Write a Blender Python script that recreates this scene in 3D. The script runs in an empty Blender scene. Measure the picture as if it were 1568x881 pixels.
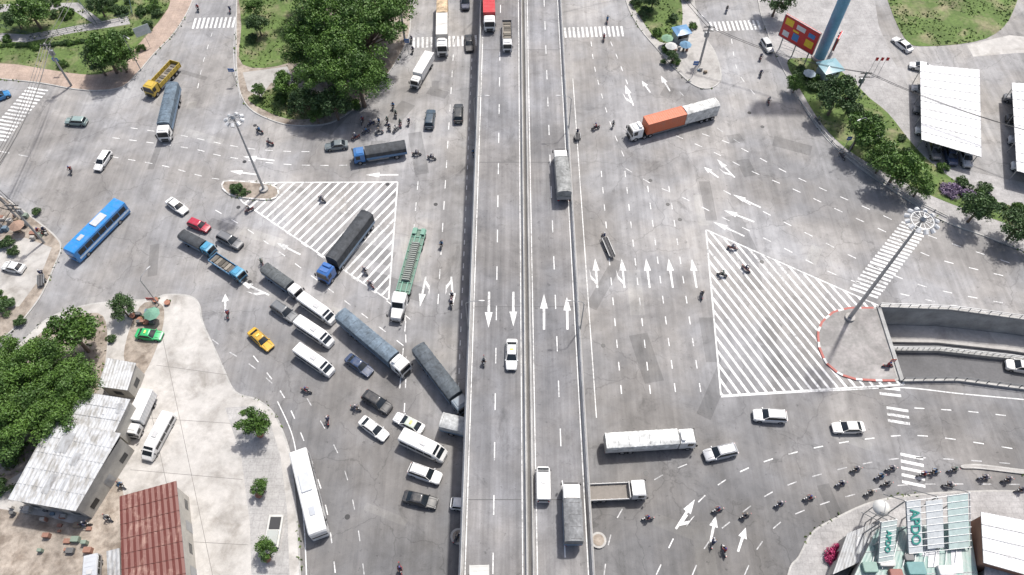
import bpy, bmesh, math, random
import numpy as np
from mathutils import Vector, Matrix
from mathutils import noise as mn
from mathutils.geometry import tessellate_polygon
random.seed(7); rng=np.random.RandomState(5)
S=bpy.context.scene
COL=S.collection
# ------------------------------------------------------------------ survey
TH=math.radians(56.9); F=1133.0; HC=104.0
ST,CT=math.sin(TH),math.cos(TH)
def P(x,y,h=0.0):
    """ground survey: picture measurement -> world metres at elevation h"""
    u=(x-784)/F; v=(y-440.5)/F
    z=(HC-h)/(ST+v*CT)
    return Vector((u*z, z*(CT-v*ST), h))
# ------------------------------------------------------------------ materials
MC={}
def newmat(name):
    m=bpy.data.materials.new(name); m.use_nodes=True
    nt=m.node_tree; b=nt.nodes['Principled BSDF']
    return m,nt,b
def mth(nt,op,a,b=None,c=None):
    n=nt.nodes.new('ShaderNodeMath'); n.operation=op
    for i,q in enumerate((a,b,c)):
        if q is None: continue
        if isinstance(q,(int,float)): n.inputs[i].default_value=q
        else: nt.links.new(q,n.inputs[i])
    return n.outputs[0]
def coord(nt,kind,scale=(1,1,1)):
    if kind=='pos':
        g=nt.nodes.new('ShaderNodeNewGeometry').outputs['Position']
    else:
        g=nt.nodes.new('ShaderNodeTexCoord').outputs['Object']
    if scale!=(1,1,1):
        m=nt.nodes.new('ShaderNodeMapping'); m.inputs['Scale'].default_value=scale
        nt.links.new(g,m.inputs['Vector']); g=m.outputs[0]
    return g
def noise(nt,vec,scale,detail=3,rough=.6,dist=0):
    n=nt.nodes.new('ShaderNodeTexNoise'); n.inputs['Scale'].default_value=scale
    n.inputs['Detail'].default_value=detail; n.inputs['Roughness'].default_value=rough
    n.inputs['Distortion'].default_value=dist
    nt.links.new(vec,n.inputs['Vector']); return n.outputs['Fac']
def mrange(nt,val,a,b,c,d):
    n=nt.nodes.new('ShaderNodeMapRange'); n.clamp=True
    nt.links.new(val,n.inputs[0])
    for i,q in enumerate((a,b,c,d)): n.inputs[1+i].default_value=q
    return n.outputs[0]
def mixc(nt,f,a,b):
    n=nt.nodes.new('ShaderNodeMix'); n.data_type='RGBA'
    if isinstance(f,(int,float)): n.inputs[0].default_value=f
    else: nt.links.new(f,n.inputs[0])
    for i,q in ((6,a),(7,b)):
        if isinstance(q,tuple): n.inputs[i].default_value=(q[0],q[1],q[2],1)
        else: nt.links.new(q,n.inputs[i])
    return n.outputs[2]
def scalec(nt,col,fac):
    n=nt.nodes.new('ShaderNodeVectorMath'); n.operation='SCALE'
    if isinstance(col,tuple): n.inputs[0].default_value=col
    else: nt.links.new(col,n.inputs[0])
    nt.links.new(fac,n.inputs['Scale']); return n.outputs[0]
def bump(nt,b,h,strength=.3,dist=.02):
    n=nt.nodes.new('ShaderNodeBump'); n.inputs['Strength'].default_value=strength
    n.inputs['Distance'].default_value=dist
    nt.links.new(h,n.inputs['Height']); nt.links.new(n.outputs[0],b.inputs['Normal'])
def noisy(name,col,rough=.9,scales=((.3,.85,1.15),(6,.9,1.1)),kind='pos',col2=None,c2=(.25,.45,.6),bmp=.2,stretch=(1,1,1)):
    m,nt,b=newmat(name)
    vec=coord(nt,kind,stretch); fac=None; last=None
    for s,lo,hi in scales:
        n=noise(nt,vec,s,4); last=n
        r=mrange(nt,n,.3,.7,lo,hi)
        fac=r if fac is None else mth(nt,'MULTIPLY',fac,r)
    base=col
    if col2:
        n=noise(nt,vec,c2[0],5,.65,.3)
        base=mixc(nt,mrange(nt,n,c2[1],c2[2],0,1),col,col2)
    nt.links.new(scalec(nt,base,fac),b.inputs['Base Color'])
    b.inputs['Roughness'].default_value=rough
    if bmp: bump(nt,b,last,bmp)
    return m
def paint(col,rough=.35,coat=.3,metal=0):
    k=('p',col,rough)
    if k in MC: return MC[k]
    m,nt,b=newmat('car_paint')
    v=coord(nt,'obj'); n=noise(nt,v,1.3,4)
    dirt=mrange(nt,n,.45,.75,0,.25)
    nt.links.new(mixc(nt,dirt,col,(.28,.25,.21)),b.inputs['Base Color'])
    b.inputs['Roughness'].default_value=rough; b.inputs['Coat Weight'].default_value=coat
    b.inputs['Metallic'].default_value=metal
    MC[k]=m; return m
def cloth(col):
    k=('c',col)
    if k in MC: return MC[k]
    MC[k]=noisy('tarpaulin',col,.8,((.8,.6,1.35),(3,.8,1.2)),'obj',None,bmp=.3); return MC[k]
def flat(name,col,rough=.6,metal=0):
    k=('f',name,col)
    if k in MC: return MC[k]
    m=noisy(name,col,rough,((2,.88,1.1),),'obj',bmp=0); m.node_tree.nodes['Principled BSDF'].inputs['Metallic'].default_value=metal
    MC[k]=m; return m
GLASS,nt_,b_=newmat('dark_glass'); b_.inputs['Base Color'].default_value=(.015,.02,.025,1); b_.inputs['Roughness'].default_value=.08
RUB=flat('tyre_rubber',(.02,.02,.02),.85); BLK=flat('black_plastic',(.03,.03,.032),.5)
STEEL=flat('galvanised_steel',(.35,.36,.37),.45,.5); HUB=flat('wheel_hub',(.35,.35,.36),.4,.4)
LAMPW=flat('headlamp_lens',(.8,.8,.78),.1); LAMPR=flat('tail_lamp',(.5,.02,.02),.2)

def asphalt(name,tone,near=.62,crk=True,streak=(.86,1.12)):
    m,nt,b=newmat(name)
    g=coord(nt,'pos')
    a=mrange(nt,noise(nt,g,.04,5,.6,.8),.38,.62,.72,1.16)
    c=mrange(nt,noise(nt,g,.3,6,.72,.4),.32,.68,.80,1.14)
    d=mrange(nt,noise(nt,g,9,3,.7),.25,.75,.86,1.14)
    st=mrange(nt,noise(nt,coord(nt,'pos',(.9,.03,1)),1,5,.65),.35,.65,streak[0],streak[1])
    f=mth(nt,'MULTIPLY',mth(nt,'MULTIPLY',a,c),mth(nt,'MULTIPLY',d,st))
    sx=nt.nodes.new('ShaderNodeSeparateXYZ'); nt.links.new(g,sx.inputs[0])
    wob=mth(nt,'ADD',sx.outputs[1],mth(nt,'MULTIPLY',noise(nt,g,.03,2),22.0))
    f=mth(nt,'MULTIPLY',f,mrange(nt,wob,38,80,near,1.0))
    stn=mrange(nt,noise(nt,g,.13,8,.8,1.2),.55,.68,1.0,.68)
    f=mth(nt,'MULTIPLY',f,stn)
    spt=mrange(nt,noise(nt,g,1.3,3,.6),.64,.73,1.0,.66)
    f=mth(nt,'MULTIPLY',f,spt)
    if crk:
        v=nt.nodes.new('ShaderNodeTexVoronoi'); v.feature='DISTANCE_TO_EDGE'; v.inputs['Scale'].default_value=.09
        vm=nt.nodes.new('ShaderNodeVectorMath'); vm.operation='ADD'
        nn=nt.nodes.new('ShaderNodeTexNoise'); nn.inputs['Scale'].default_value=.5; nn.inputs['Detail'].default_value=5
        nt.links.new(g,nn.inputs['Vector'])
        sc=nt.nodes.new('ShaderNodeVectorMath'); sc.operation='SCALE'; sc.inputs['Scale'].default_value=2.2
        nt.links.new(nn.outputs['Color'],sc.inputs[0]); nt.links.new(g,vm.inputs[0]); nt.links.new(sc.outputs[0],vm.inputs[1])
        nt.links.new(vm.outputs[0],v.inputs['Vector'])
        cr=mrange(nt,v.outputs['Distance'],.0,.009,.72,1)
        msk=mrange(nt,noise(nt,g,.05,2),.5,.55,0,1)
        cr=mth(nt,'MAXIMUM',cr,msk); f=mth(nt,'MULTIPLY',f,cr)
    tint=mixc(nt,mrange(nt,noise(nt,g,.07,3),.4,.6,0,1),tone,(tone[0]*1.03,tone[1]*.99,tone[2]*.93))
    nt.links.new(scalec(nt,tint,f),b.inputs['Base Color'])
    b.inputs['Roughness'].default_value=.85
    bump(nt,b,noise(nt,g,14,2),.25,.01)
    return m
ASPH=asphalt('asphalt',(.292,.290,.296),.60)
PATCHD=asphalt('asphalt_repair_dark',(.215,.214,.218),.60,False); PATCHL=asphalt('asphalt_repair_light',(.33,.328,.328),.60,False)
DECK=asphalt('bridge_asphalt',(.240,.240,.250),.9,False,(.76,1.14))
CONC=noisy('concrete',(.40,.385,.365),.9,((.08,.82,1.15),(1.2,.88,1.1),(12,.92,1.08)),col2=(.28,.265,.25),c2=(.3,.5,.7))
APRON=noisy('light_concrete_apron',(.50,.48,.455),.9,((.08,.80,1.1),(.7,.85,1.08),(9,.92,1.08)),col2=(.28,.26,.235),c2=(.22,.48,.72))
DIRT=noisy('dirt',(.34,.295,.25),.95,((.15,.75,1.2),(1.5,.8,1.2),(9,.85,1.15)),col2=(.19,.155,.125),c2=(.4,.45,.65))
GRASSM=noisy('grass_ground',(.095,.145,.04),.95,((.15,.75,1.25),(1.5,.75,1.25),(9,.8,1.2)),col2=(.22,.20,.12),c2=(.16,.50,.68))
KERB=noisy('kerb_concrete',(.44,.43,.41),.9,((.5,.75,1.15),(5,.85,1.1)))
KRED=flat('kerb_red_paint',(.38,.12,.10),.7); KWH=flat('kerb_white_paint',(.62,.60,.58),.7)
def paver(name,c1,c2,scale=1.2):
    m,nt,b=newmat(name); g=coord(nt,'pos')
    br=nt.nodes.new('ShaderNodeTexBrick'); br.inputs['Scale'].default_value=scale
    br.inputs['Color1'].default_value=(*c1,1); br.inputs['Color2'].default_value=(*c2,1); br.inputs['Mortar'].default_value=(c1[0]*.75,c1[1]*.75,c1[2]*.75,1)
    br.inputs['Mortar Size'].default_value=.025; br.inputs['Brick Width'].default_value=1; br.inputs['Row Height'].default_value=1; br.offset=0
    nt.links.new(g,br.inputs['Vector'])
    f=mth(nt,'MULTIPLY',mrange(nt,noise(nt,g,.25,5,.7),.3,.7,.72,1.15),mrange(nt,noise(nt,g,4,3),.3,.7,.88,1.1))
    nt.links.new(scalec(nt,br.outputs['Color'],f),b.inputs['Base Color']); b.inputs['Roughness'].default_value=.9
    return m
PAVR=paver('tan_paving',(.42,.325,.265),(.385,.30,.25)); PAVG=paver('grey_paving',(.38,.37,.365),(.34,.33,.325))
def markmat(name,col,lo=.3,hi=.46):
    m,nt,b=newmat(name); g=coord(nt,'pos')
    w=mth(nt,'ADD',mth(nt,'MULTIPLY',noise(nt,g,2.2,6,.75),.65),mth(nt,'MULTIPLY',noise(nt,g,.15,3),.35))
    f=mrange(nt,w,lo,hi,0,1)
    nt.links.new(mixc(nt,f,(.27,.27,.27),col),b.inputs['Base Color']); b.inputs['Roughness'].default_value=.7
    return m
MARK=markmat('road_marking_paint',(.74,.74,.73),.38,.52)
MARKW=markmat('worn_marking_paint',(.60,.60,.60),.42,.58)
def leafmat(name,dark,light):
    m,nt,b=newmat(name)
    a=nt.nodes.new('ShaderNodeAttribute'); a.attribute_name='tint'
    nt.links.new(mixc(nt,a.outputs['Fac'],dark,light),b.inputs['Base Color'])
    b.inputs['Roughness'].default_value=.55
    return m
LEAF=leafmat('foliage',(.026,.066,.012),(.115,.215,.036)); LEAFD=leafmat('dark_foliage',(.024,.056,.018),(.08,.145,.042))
PINK=leafmat('pink_blossom',(.28,.02,.08),(.6,.06,.2)); PURP=leafmat('purple_blossom',(.18,.13,.21),(.34,.26,.38))
TUFT=leafmat('grass_blades',(.065,.11,.025),(.17,.22,.065))
BARK=noisy('bark',(.16,.12,.09),.95,((3,.7,1.2),),'obj')
# ------------------------------------------------------------------ mesh builder
class MB:
    def __init__(s): s.v=[];s.f=[];s.m=[];s.mats=[]
    def mi(s,mat):
        if mat not in s.mats: s.mats.append(mat)
        return s.mats.index(mat)
    def add(s,vs,fs,mat):
        o=len(s.v); s.v+= [tuple(q) for q in vs]; k=s.mi(mat)
        for f in fs: s.f.append(tuple(i+o for i in f)); s.m.append(k)
    def loft(s,rings,mat,cap=True,capmat=None):
        n=len(rings[0]); vs=[p for r in rings for p in r]; fs=[]
        for i in range(len(rings)-1):
            for j in range(n):
                k=(j+1)%n; fs.append((i*n+j,i*n+k,(i+1)*n+k,(i+1)*n+j))
        s.add(vs,fs,mat)
        if cap:
            s.add(rings[0],[tuple(range(n))[::-1]],mat); s.add(rings[-1],[tuple(range(n))],capmat or mat)
    def box(s,x0,x1,y0,y1,z0,z1,mat,ch=0):
        if ch:
            def r(z,i=0):
                a,b,c,d=x0+i,x1-i,y0+i,y1-i
                return [(a+ch,c,z),(b-ch,c,z),(b,c+ch,z),(b,d-ch,z),(b-ch,d,z),(a+ch,d,z),(a,d-ch,z),(a,c+ch,z)]
            s.loft([r(z0),r(z1-ch*.5),r(z1,ch*.5)],mat)
        else:
            vs=[(x0,y0,z0),(x1,y0,z0),(x1,y1,z0),(x0,y1,z0),(x0,y0,z1),(x1,y0,z1),(x1,y1,z1),(x0,y1,z1)]
            s.add(vs,[(0,3,2,1),(4,5,6,7),(0,1,5,4),(1,2,6,5),(2,3,7,6),(3,0,4,7)],mat)
    def bar(s,a,b,r,mat,n=4,r2=None):
        a=Vector(a);b=Vector(b);d=b-a
        if d.length<1e-5:return
        q=d.to_track_quat('Z','Y'); r2=r if r2 is None else r2; rings=[]
        for p,rr in ((a,r),(b,r2)):
            rings.append([p+q@Vector((rr*math.cos(2*math.pi*(i+.5)/n),rr*math.sin(2*math.pi*(i+.5)/n),0)) for i in range(n)])
        s.loft(rings,mat)
    def wheel(s,x,y,r,w,n=14):
        for rr,ww,mat in ((r,w,RUB),(r*.55,w+.03,HUB)):
            s.bar((x,y-ww/2,r),(x,y+ww/2,r),rr,mat,n)
    def poly(s,pts,z,mat):
        pts=[Vector((p[0],p[1],0)) for p in pts]
        tri=tessellate_polygon([pts]); vs=[(p.x,p.y,z) for p in pts]; fs=[]
        for t in tri:
            a,b,c=[pts[i] for i in t]
            fs.append(t if (b-a).cross(c-a).z>0 else t[::-1])
        s.add(vs,fs,mat)
    def obj(s,name,loc=(0,0,0),rz=0,smooth=35,parent=None):
        me=bpy.data.meshes.new(name); me.from_pydata(s.v,[],s.f)
        for m in s.mats: me.materials.append(m)
        me.polygons.foreach_set('material_index',s.m)
        if smooth:
            me.polygons.foreach_set('use_smooth',[True]*len(s.f)); me.update()
            me.set_sharp_from_angle(angle=math.radians(smooth))
        me.update()
        o=bpy.data.objects.new(name,me); o.location=loc; o.rotation_euler=(0,0,rz)
        COL.objects.link(o)
        if parent: o.parent=parent
        return o
def link(name,me,loc,rz=0,sc=(1,1,1)):
    o=bpy.data.objects.new(name,me); o.location=loc; o.rotation_euler=(0,0,rz); o.scale=sc; COL.objects.link(o); return o
def smooth_px(pts,closed=False,n=6):
    out=[];N=len(pts)
    rngi=range(N) if closed else range(N-1)
    for i in rngi:
        g=(lambda k: pts[k%N]) if closed else (lambda k: pts[min(max(k,0),N-1)])
        p0,p1,p2,p3=[Vector(g(i+k)) for k in (-1,0,1,2)]
        for j in range(n):
            t=j/n
            out.append(.5*((2*p1)+(p2-p0)*t+(2*p0-5*p1+4*p2-p3)*t*t+(3*p1-p0-3*p2+p3)*t**3))
    if not closed: out.append(Vector(pts[-1]))
    return out
def W(pts,h=0): return [P(p[0],p[1],h) for p in pts]
def area(p): return .5*sum(p[i].x*p[(i+1)%len(p)].y-p[(i+1)%len(p)].x*p[i].y for i in range(len(p)))
def inset(p,d):
    if area(p)<0: p=p[::-1]
    n=len(p); out=[]
    for i in range(n):
        a,b,c=p[i-1],p[i],p[(i+1)%n]
        e1=(b-a); e2=(c-b); e1.z=e2.z=0
        if e1.length<1e-6 or e2.length<1e-6: out.append(b.copy()); continue
        e1.normalize(); e2.normalize()
        n1=Vector((-e1.y,e1.x,0)); n2=Vector((-e2.y,e2.x,0)); m=n1+n2
        if m.length<.2: m=n1
        m=m.normalized(); k=d/max(.5,m.dot(n1)); out.append(b+m*k)
    return p,out
def resample(pts,step,closed=False):
    q=list(pts)+([pts[0]] if closed else [])
    cum=[0]
    for i in range(len(q)-1): cum.append(cum[-1]+(q[i+1]-q[i]).length)
    T=cum[-1]; n=max(1,int(T/step)); out=[]; j=0
    for k in range(n if closed else n+1):
        s=k*(T/n if closed else step)
        while j<len(cum)-2 and cum[j+1]<s: j+=1
        d=cum[j+1]-cum[j]; out.append(q[j].lerp(q[j+1],0 if d<1e-9 else min(1,(s-cum[j])/d)))
    return out
def leafmesh(name,V,Fc,T,mat):
    me=bpy.data.meshes.new(name); me.from_pydata(V,[],Fc); me.materials.append(mat)
    at=me.attributes.new('tint','FLOAT','FACE'); at.data.foreach_set('value',np.array(T,dtype=np.float32)); return me
WEED=([],[],[])
def island(name,px,top,h=.14,kw=.25,kmats=None,sm=True,weeds=True):
    wp=W(smooth_px(px,True,5) if sm else px)
    if kmats: wp=resample(wp,1.0,True)
    out,inn=inset(wp,kw); b=MB(); n=len(out)
    for i in range(n):
        j=(i+1)%n; km=(kmats[i%len(kmats)] if kmats else KERB)
        A,B,C,D=out[i],out[j],inn[j],inn[i]
        b.add([(A.x,A.y,-.05),(B.x,B.y,-.05),(B.x,B.y,h),(A.x,A.y,h),(C.x,C.y,h),(D.x,D.y,h)],[(0,1,2,3),(3,2,4,5)],km)
    b.poly(inn,h-.004,top)
    b.obj(name,smooth=0)
    if weeds:
        V,Fc,T=WEED
        for p in resample(out,.45,True):
            if mn.noise(Vector((p.x*.12,p.y*.12,9)))<.12 or rng.rand()<.45: continue
            x,y=p.x+rng.uniform(-.3,.3),p.y+rng.uniform(-.3,.3); a=rng.uniform(0,6.28); s=rng.uniform(.08,.25)
            dx,dy=math.cos(a)*s,math.sin(a)*s; o=len(V)
            V+=[(x-dx,y-dy,.0),(x+dx,y+dy,.0),(x+dx-dy,y+dy+dx,.3),(x-dx-dy,y-dy+dx,.25)]; Fc.append((o,o+1,o+2,o+3)); T.append(rng.uniform(0,1))
    return inn
def sheet(name,px,mat,z,sm=False):
    b=MB(); b.poly(W(smooth_px(px,True,5) if sm else px),z,mat); return b.obj(name,smooth=0)
# ------------------------------------------------------------------ ground & underpass
trench=[(60.4,50.6),(60.4,63.7),(72,63.2),(83.4,61.3),(105,56),(135,47),(131,35),(101,44),(78.9,49.2),(69,50.7)]
outer=[Vector((x,y,0)) for x,y in ((-1800,-1500),(1800,-1500),(1800,2500),(-1800,2500))]
hole=[Vector((x,y,0)) for x,y in trench]
b=MB(); tri=tessellate_polygon([outer,hole]); allp=outer+hole
fs=[]
for t in tri:
    A,B,C=[allp[i] for i in t]; fs.append(t if (B-A).cross(C-A).z>0 else t[::-1])
b.add([(p.x,p.y,0) for p in allp],fs,ASPH); b.obj('ground',smooth=0)
b=MB(); r_=random.Random(21)
for i in range(58):
    x=r_.choice([r_.uniform(-75,-12),r_.uniform(-45,-12),r_.uniform(14,55)]); y=r_.uniform(24,125)
    if x>45 and 45<y<70: continue
    w_,l_=r_.uniform(1.0,3.2),r_.uniform(2,11); a=r_.choice([0,0,0,.2,-.5,1.2]); ca,sa=math.cos(a),math.sin(a)
    pts=[(x+ca*u-sa*v,y+sa*u+ca*v) for u,v in ((-w_/2,-l_/2),(w_/2,-l_/2),(w_/2,l_/2),(-w_/2,l_/2))]
    b.add([(p[0],p[1],.004+.00001*i) for p in pts],[(0,1,2,3)],r_.choice([PATCHD,PATCHD,PATCHL]))
b.obj('asphalt_patches',smooth=0)
b=MB()
for i in range(26):
    x=r_.choice([r_.uniform(-60,-12),r_.uniform(14,55)]); y=r_.uniform(26,120)
    b.bar((x,y,-.01),(x,y,.013),.38,BLK,14)
b.obj('manhole_covers')
b=MB()
N_=[(60.4,63.7),(72,63.2),(83.4,61.3),(105,56),(135,47)]; S_=[(60.4,50.6),(69,50.7),(78.9,49.2),(101,44),(131,35)]
Z_=[-5.6,-5.3,-4.7,-3,-.02]
def lerp2(a,b,t): return (a[0]+(b[0]-a[0])*t,a[1]+(b[1]-a[1])*t)
WALLC=noisy('underpass_wall_concrete',(.36,.36,.35),.85,((.4,.7,1.15),(4,.88,1.08)))
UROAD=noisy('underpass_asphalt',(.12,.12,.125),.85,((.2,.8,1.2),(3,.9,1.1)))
for i in range(4):
    n0,n1,s0,s1=N_[i],N_[i+1],S_[i],S_[i+1]
    b.add([(*n0,Z_[i]),(*n1,Z_[i+1]),(*n1,0.15),(*n0,0.15)],[(0,1,2,3)],WALLC)
    b.add([(*s0,Z_[i]),(*s1,Z_[i+1]),(*s1,0.15),(*s0,0.15)],[(3,2,1,0)],WALLC)
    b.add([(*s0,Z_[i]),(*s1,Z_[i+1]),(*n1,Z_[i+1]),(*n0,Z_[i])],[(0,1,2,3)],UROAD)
    for t0,t1,hh,mt in ((.74,.995,.5,CONC),(.60,.63,.8,WALLC)):
        a,b1=lerp2(s0,n0,t0),lerp2(s1,n1,t0); c,d=lerp2(s0,n0,t1),lerp2(s1,n1,t1)
        z0,z1=Z_[i]+hh,Z_[i+1]+hh
        b.add([(*a,Z_[i]),(*b1,Z_[i+1]),(*b1,z1),(*a,z0),(*d,z1),(*c,z0)],[(0,1,2,3),(3,2,4,5)],mt)
        b.add([(*c,Z_[i]),(*d,Z_[i+1]),(*d,z1),(*c,z0)],[(3,2,1,0)],mt)
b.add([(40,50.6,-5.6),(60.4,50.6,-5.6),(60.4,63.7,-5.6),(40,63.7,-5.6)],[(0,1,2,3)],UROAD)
b.add([(40,50.6,-.5),(60.4,50.6,-.5),(60.4,63.7,-.5),(40,63.7,-.5)],[(3,2,1,0)],WALLC)
b.add([(40,50.6,-5.6),(60.4,50.6,-5.6),(60.4,50.6,-.5),(40,50.6,-.5)],[(0,1,2,3)],WALLC)
b.add([(40,63.7,-5.6),(60.4,63.7,-5.6),(60.4,63.7,-.5),(40,63.7,-.5)],[(3,2,1,0)],WALLC)
b.box(60.0,60.6,50.4,63.9,-.5,.45,WALLC)
b.obj('underpass',smooth=0)
def rail(name,pts,z0,h=1.1,step=2.0,mat=STEEL,r=.04,rails=3):
    b=MB(); q=resample([Vector((p[0],p[1],0)) for p in pts],step)
    for p in q: b.bar((p.x,p.y,z0),(p.x,p.y,z0+h),r*1.3,mat)
    for i in range(len(q)-1):
        for k in range(rails):
            z=z0+h*(1-k/rails)
            b.bar((q[i].x,q[i].y,z),(q[i+1].x,q[i+1].y,z),r,mat)
    return b.obj(name)
def off(pts,d): return [(p[0],p[1]+d) for p in pts]
DRAIL=flat('dark_rail_paint',(.10,.11,.12),.5)
for nm,pp in (('a',N_),('b',S_)):
    b=MB(); sgn=1 if nm=='a' else -1
    for i in range(4):
        a,c=pp[i],pp[i+1]
        b.add([(a[0],a[1],0),(c[0],c[1],0),(c[0],c[1],.45),(a[0],a[1],.45),(c[0],c[1]+.35*sgn,.45),(a[0],a[1]+.35*sgn,.45),(c[0],c[1]+.35*sgn,0),(a[0],a[1]+.35*sgn,0)],
              [(0,1,2,3),(3,2,4,5),(5,4,6,7)],KERB)
    b.obj('underpass_parapet',smooth=0)
    rail('railing',off(pp,.18*sgn),.45,.9,1.6,DRAIL if nm=='b' else STEEL,.05,2)
b=MB()
for i in range(4):
    a=lerp2(S_[i],N_[i],.615); c=lerp2(S_[i+1],N_[i+1],.615)
    for k in range(12):
        t=k/12; x=a[0]+(c[0]-a[0])*t; y=a[1]+(c[1]-a[1])*t; z=Z_[i]+(Z_[i+1]-Z_[i])*t+.8; b.bar((x,y,z),(x,y,z+.9),.05,STEEL)
    for hh in(1.3,1.7): b.bar((a[0],a[1],Z_[i]+hh),(c[0],c[1],Z_[i+1]+hh),.045,STEEL)
b.obj('underpass_railing')
# ------------------------------------------------------------------ islands / pavements
park_tl=[(-120,118),(-40,118),(0,122),(60,128),(110,137),(150,140),(188,134),(212,112),(238,82),(262,58),(282,30),(298,-5),(310,-60),(310,-120),(-180,-120),(-180,0)]
island('pavement',park_tl,PAVR)
def grass_area(name,px,z=.15,n=2500,sm=True,mat=None,tuft=TUFT,hh=.22):
    wp=W(smooth_px(px,True,4) if sm else px)
    b=MB(); b.poly(wp,z,mat or GRASSM); b.obj(name,smooth=0)
    xs=[p.x for p in wp]; ys=[p.y for p in wp]
    V=[];Fc=[];T=[]
    def inside(x,y):
        c=False;j=len(wp)-1
        for i in range(len(wp)):
            if (ys[i]>y)!=(ys[j]>y) and x<(xs[j]-xs[i])*(y-ys[i])/(ys[j]-ys[i])+xs[i]: c=not c
            j=i
        return c
    for k in range(n):
        x=rng.uniform(min(xs),max(xs)); y=rng.uniform(min(ys),max(ys))
        if not inside(x,y): continue
        if mn.noise(Vector((x*.15,y*.15,3)))<-.12: continue
        a=rng.uniform(0,6.28); s=rng.uniform(.1,.32)
        dx,dy=math.cos(a)*s,math.sin(a)*s; h=hh*rng.uniform(.5,1.5)
        o=len(V); V+=[(x-dx,y-dy,z),(x+dx,y+dy,z),(x+dx*.5-dy*.5,y+dy*.5+dx*.5,z+h),(x-dx*.6-dy*.5,y-dy*.6+dx*.5,z+h*.8)]
        Fc.append((o,o+1,o+2,o+3)); T.append(rng.uniform(0,1))
    if Fc: link('grass_tufts',leafmesh('grass_tufts',V,Fc,T,tuft),(0,0,0))
grass_area('grass',[(-160,98),(0,98),(60,105),(110,113),(150,115),(180,105),(198,85),(225,55),(250,25),(262,-5),(262,-100),(-160,-100)],n=6200)
sheet('park_path',[(-60,62),(40,66),(110,52),(200,38),(196,26),(110,42),(40,54),(-60,48)],PAVG,.156)
sheet('park_path',[(0,20),(110,15),(150,42),(165,40),(120,5),(0,8)],PAVG,.16)
top_isl=[(366,-120),(362,0),(361,60),(362,110),(368,145),(383,168),(410,183),(445,193),(495,192),(525,180),(560,152),(592,118),(615,82),(628,50),(630,0),(634,-120)]
island('pavement',top_isl,DIRT)
grass_area('grass',[(374,-60),(370,40),(372,100),(440,98),(470,60),(500,-60)],n=1800)
grass_area('grass',[(380,150),(410,172),(450,184),(500,178),(520,160),(470,140),(430,135)],n=1500)
sheet('concrete_slab',[(372,112),(440,103),(450,125),(415,128),(400,150),(380,140)],CONC,.16)
island('traffic_island',[(339,284),(350,277),(415,283),(428,295),(415,307),(362,303),(343,293)],DIRT,.2,.3,[KWH,KERB])
isl_e=[(1346,471),(1300,471),(1275,477),(1257,492),(1250,510),(1252,532),(1262,556),(1284,575),(1310,583),(1345,585),(1377,585),(1362,528)]
wp=W(isl_e); wp=resample(wp,1.0,True)
out,inn=inset(wp,.35); b=MB(); n=len(out)
for i in range(n):
    j=(i+1)%n; A,B,C,D=out[i],out[j],inn[j],inn[i]; onport=min(A.x,B.x)>59.3
    km=KERB if onport else (KWH if i%3==0 else KRED)
    b.add([(A.x,A.y,-.05),(B.x,B.y,-.05),(B.x,B.y,.2),(A.x,A.y,.2),(C.x,C.y,.2),(D.x,D.y,.2)],[(0,1,2,3),(3,2,4,5)],km)
b.poly(inn,.195,noisy('dark_concrete',(.25,.24,.23),.9,((.2,.8,1.2),(2,.85,1.12)),col2=(.34,.32,.31),c2=(.3,.45,.65)))
b.obj('traffic_island',smooth=0)
topr=[(940,-120),(955,-10),(975,38),(1005,75),(1040,113),(1060,130),(1080,137),(1098,131),(1105,116),(1096,82),(1078,52),(1063,0),(1050,-120)]
island('pavement',topr,CONC)
grass_area('grass',[(955,-100),(965,-5),(985,35),(1010,65),(1035,60),(1045,30),(1040,-20),(1030,-100)],n=1500)
right_=[(1150,-120),(1160,0),(1174,50),(1190,90),(1212,132),(1240,180),(1275,224),(1330,268),(1400,314),(1450,342),(1505,362),(1568,386),(1640,412),(1720,430),(1900,430),(1900,-120)]
island('pavement',right_,PAVG)
sheet('parking_lot_asphalt',[(1322,-110),(1345,40),(1365,90),(1400,150),(1440,230),(1480,262),(1800,330),(1800,-110)],asphalt('parking_asphalt',(.29,.285,.285),.9),.144)
grass_area('grass',[(1355,-10),(1385,60),(1420,72),(1510,60),(1550,20),(1540,-30),(1350,-60)],z=.2,n=2600)
sheet('parking_path',[(1480,70),(1545,55),(1700,70),(1700,85),(1560,82),(1490,88)],APRON,.152)
grass_area('planting_strip',[(1205,98),(1232,150),(1262,196),(1300,232),(1350,262),(1420,298),(1480,322),(1568,352),(1700,390),(1700,360),(1568,322),(1500,300),(1440,262),(1400,225),(1360,175),(1330,150),(1300,120),(1262,95),(1225,90)],z=.156,n=2500)
left_c=[(-60,295),(0,300),(30,318),(60,340),(86,362),(95,380),(84,410),(66,450),(45,480),(22,505),(0,520),(-60,545)]
island('pavement',left_c,DIRT)
sheet('concrete_slab',[(-40,370),(40,365),(80,380),(60,430),(30,470),(-40,480)],APRON,.147)
ll=[(232,458),(255,451),(290,453),(306,466),(312,495),(328,530),(345,568),(362,600),(395,612),(420,632),(436,665),(446,700),(453,760),(458,820),(461,881),(463,1000),(-160,1000),(-160,600),(-60,580),(20,535),(70,490),(120,470),(170,462)]
island('pavement',ll,APRON)
grass_area('planted_verge',[(-80,600),(20,545),(80,500),(150,480),(165,520),(150,600),(110,640),(40,720),(-80,760)],n=1500,mat=DIRT)
sheet('paving',[(345,625),(392,622),(415,650),(430,700),(440,780),(447,960),(388,960),(383,800),(370,700)],paver('grey_paving_strip',(.40,.39,.38),(.37,.36,.35),1.0),.146)
sheet('dirt_yard',[(60,790),(130,800),(185,735),(178,960),(-60,960),(-60,790)],DIRT,.146,True)
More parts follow.
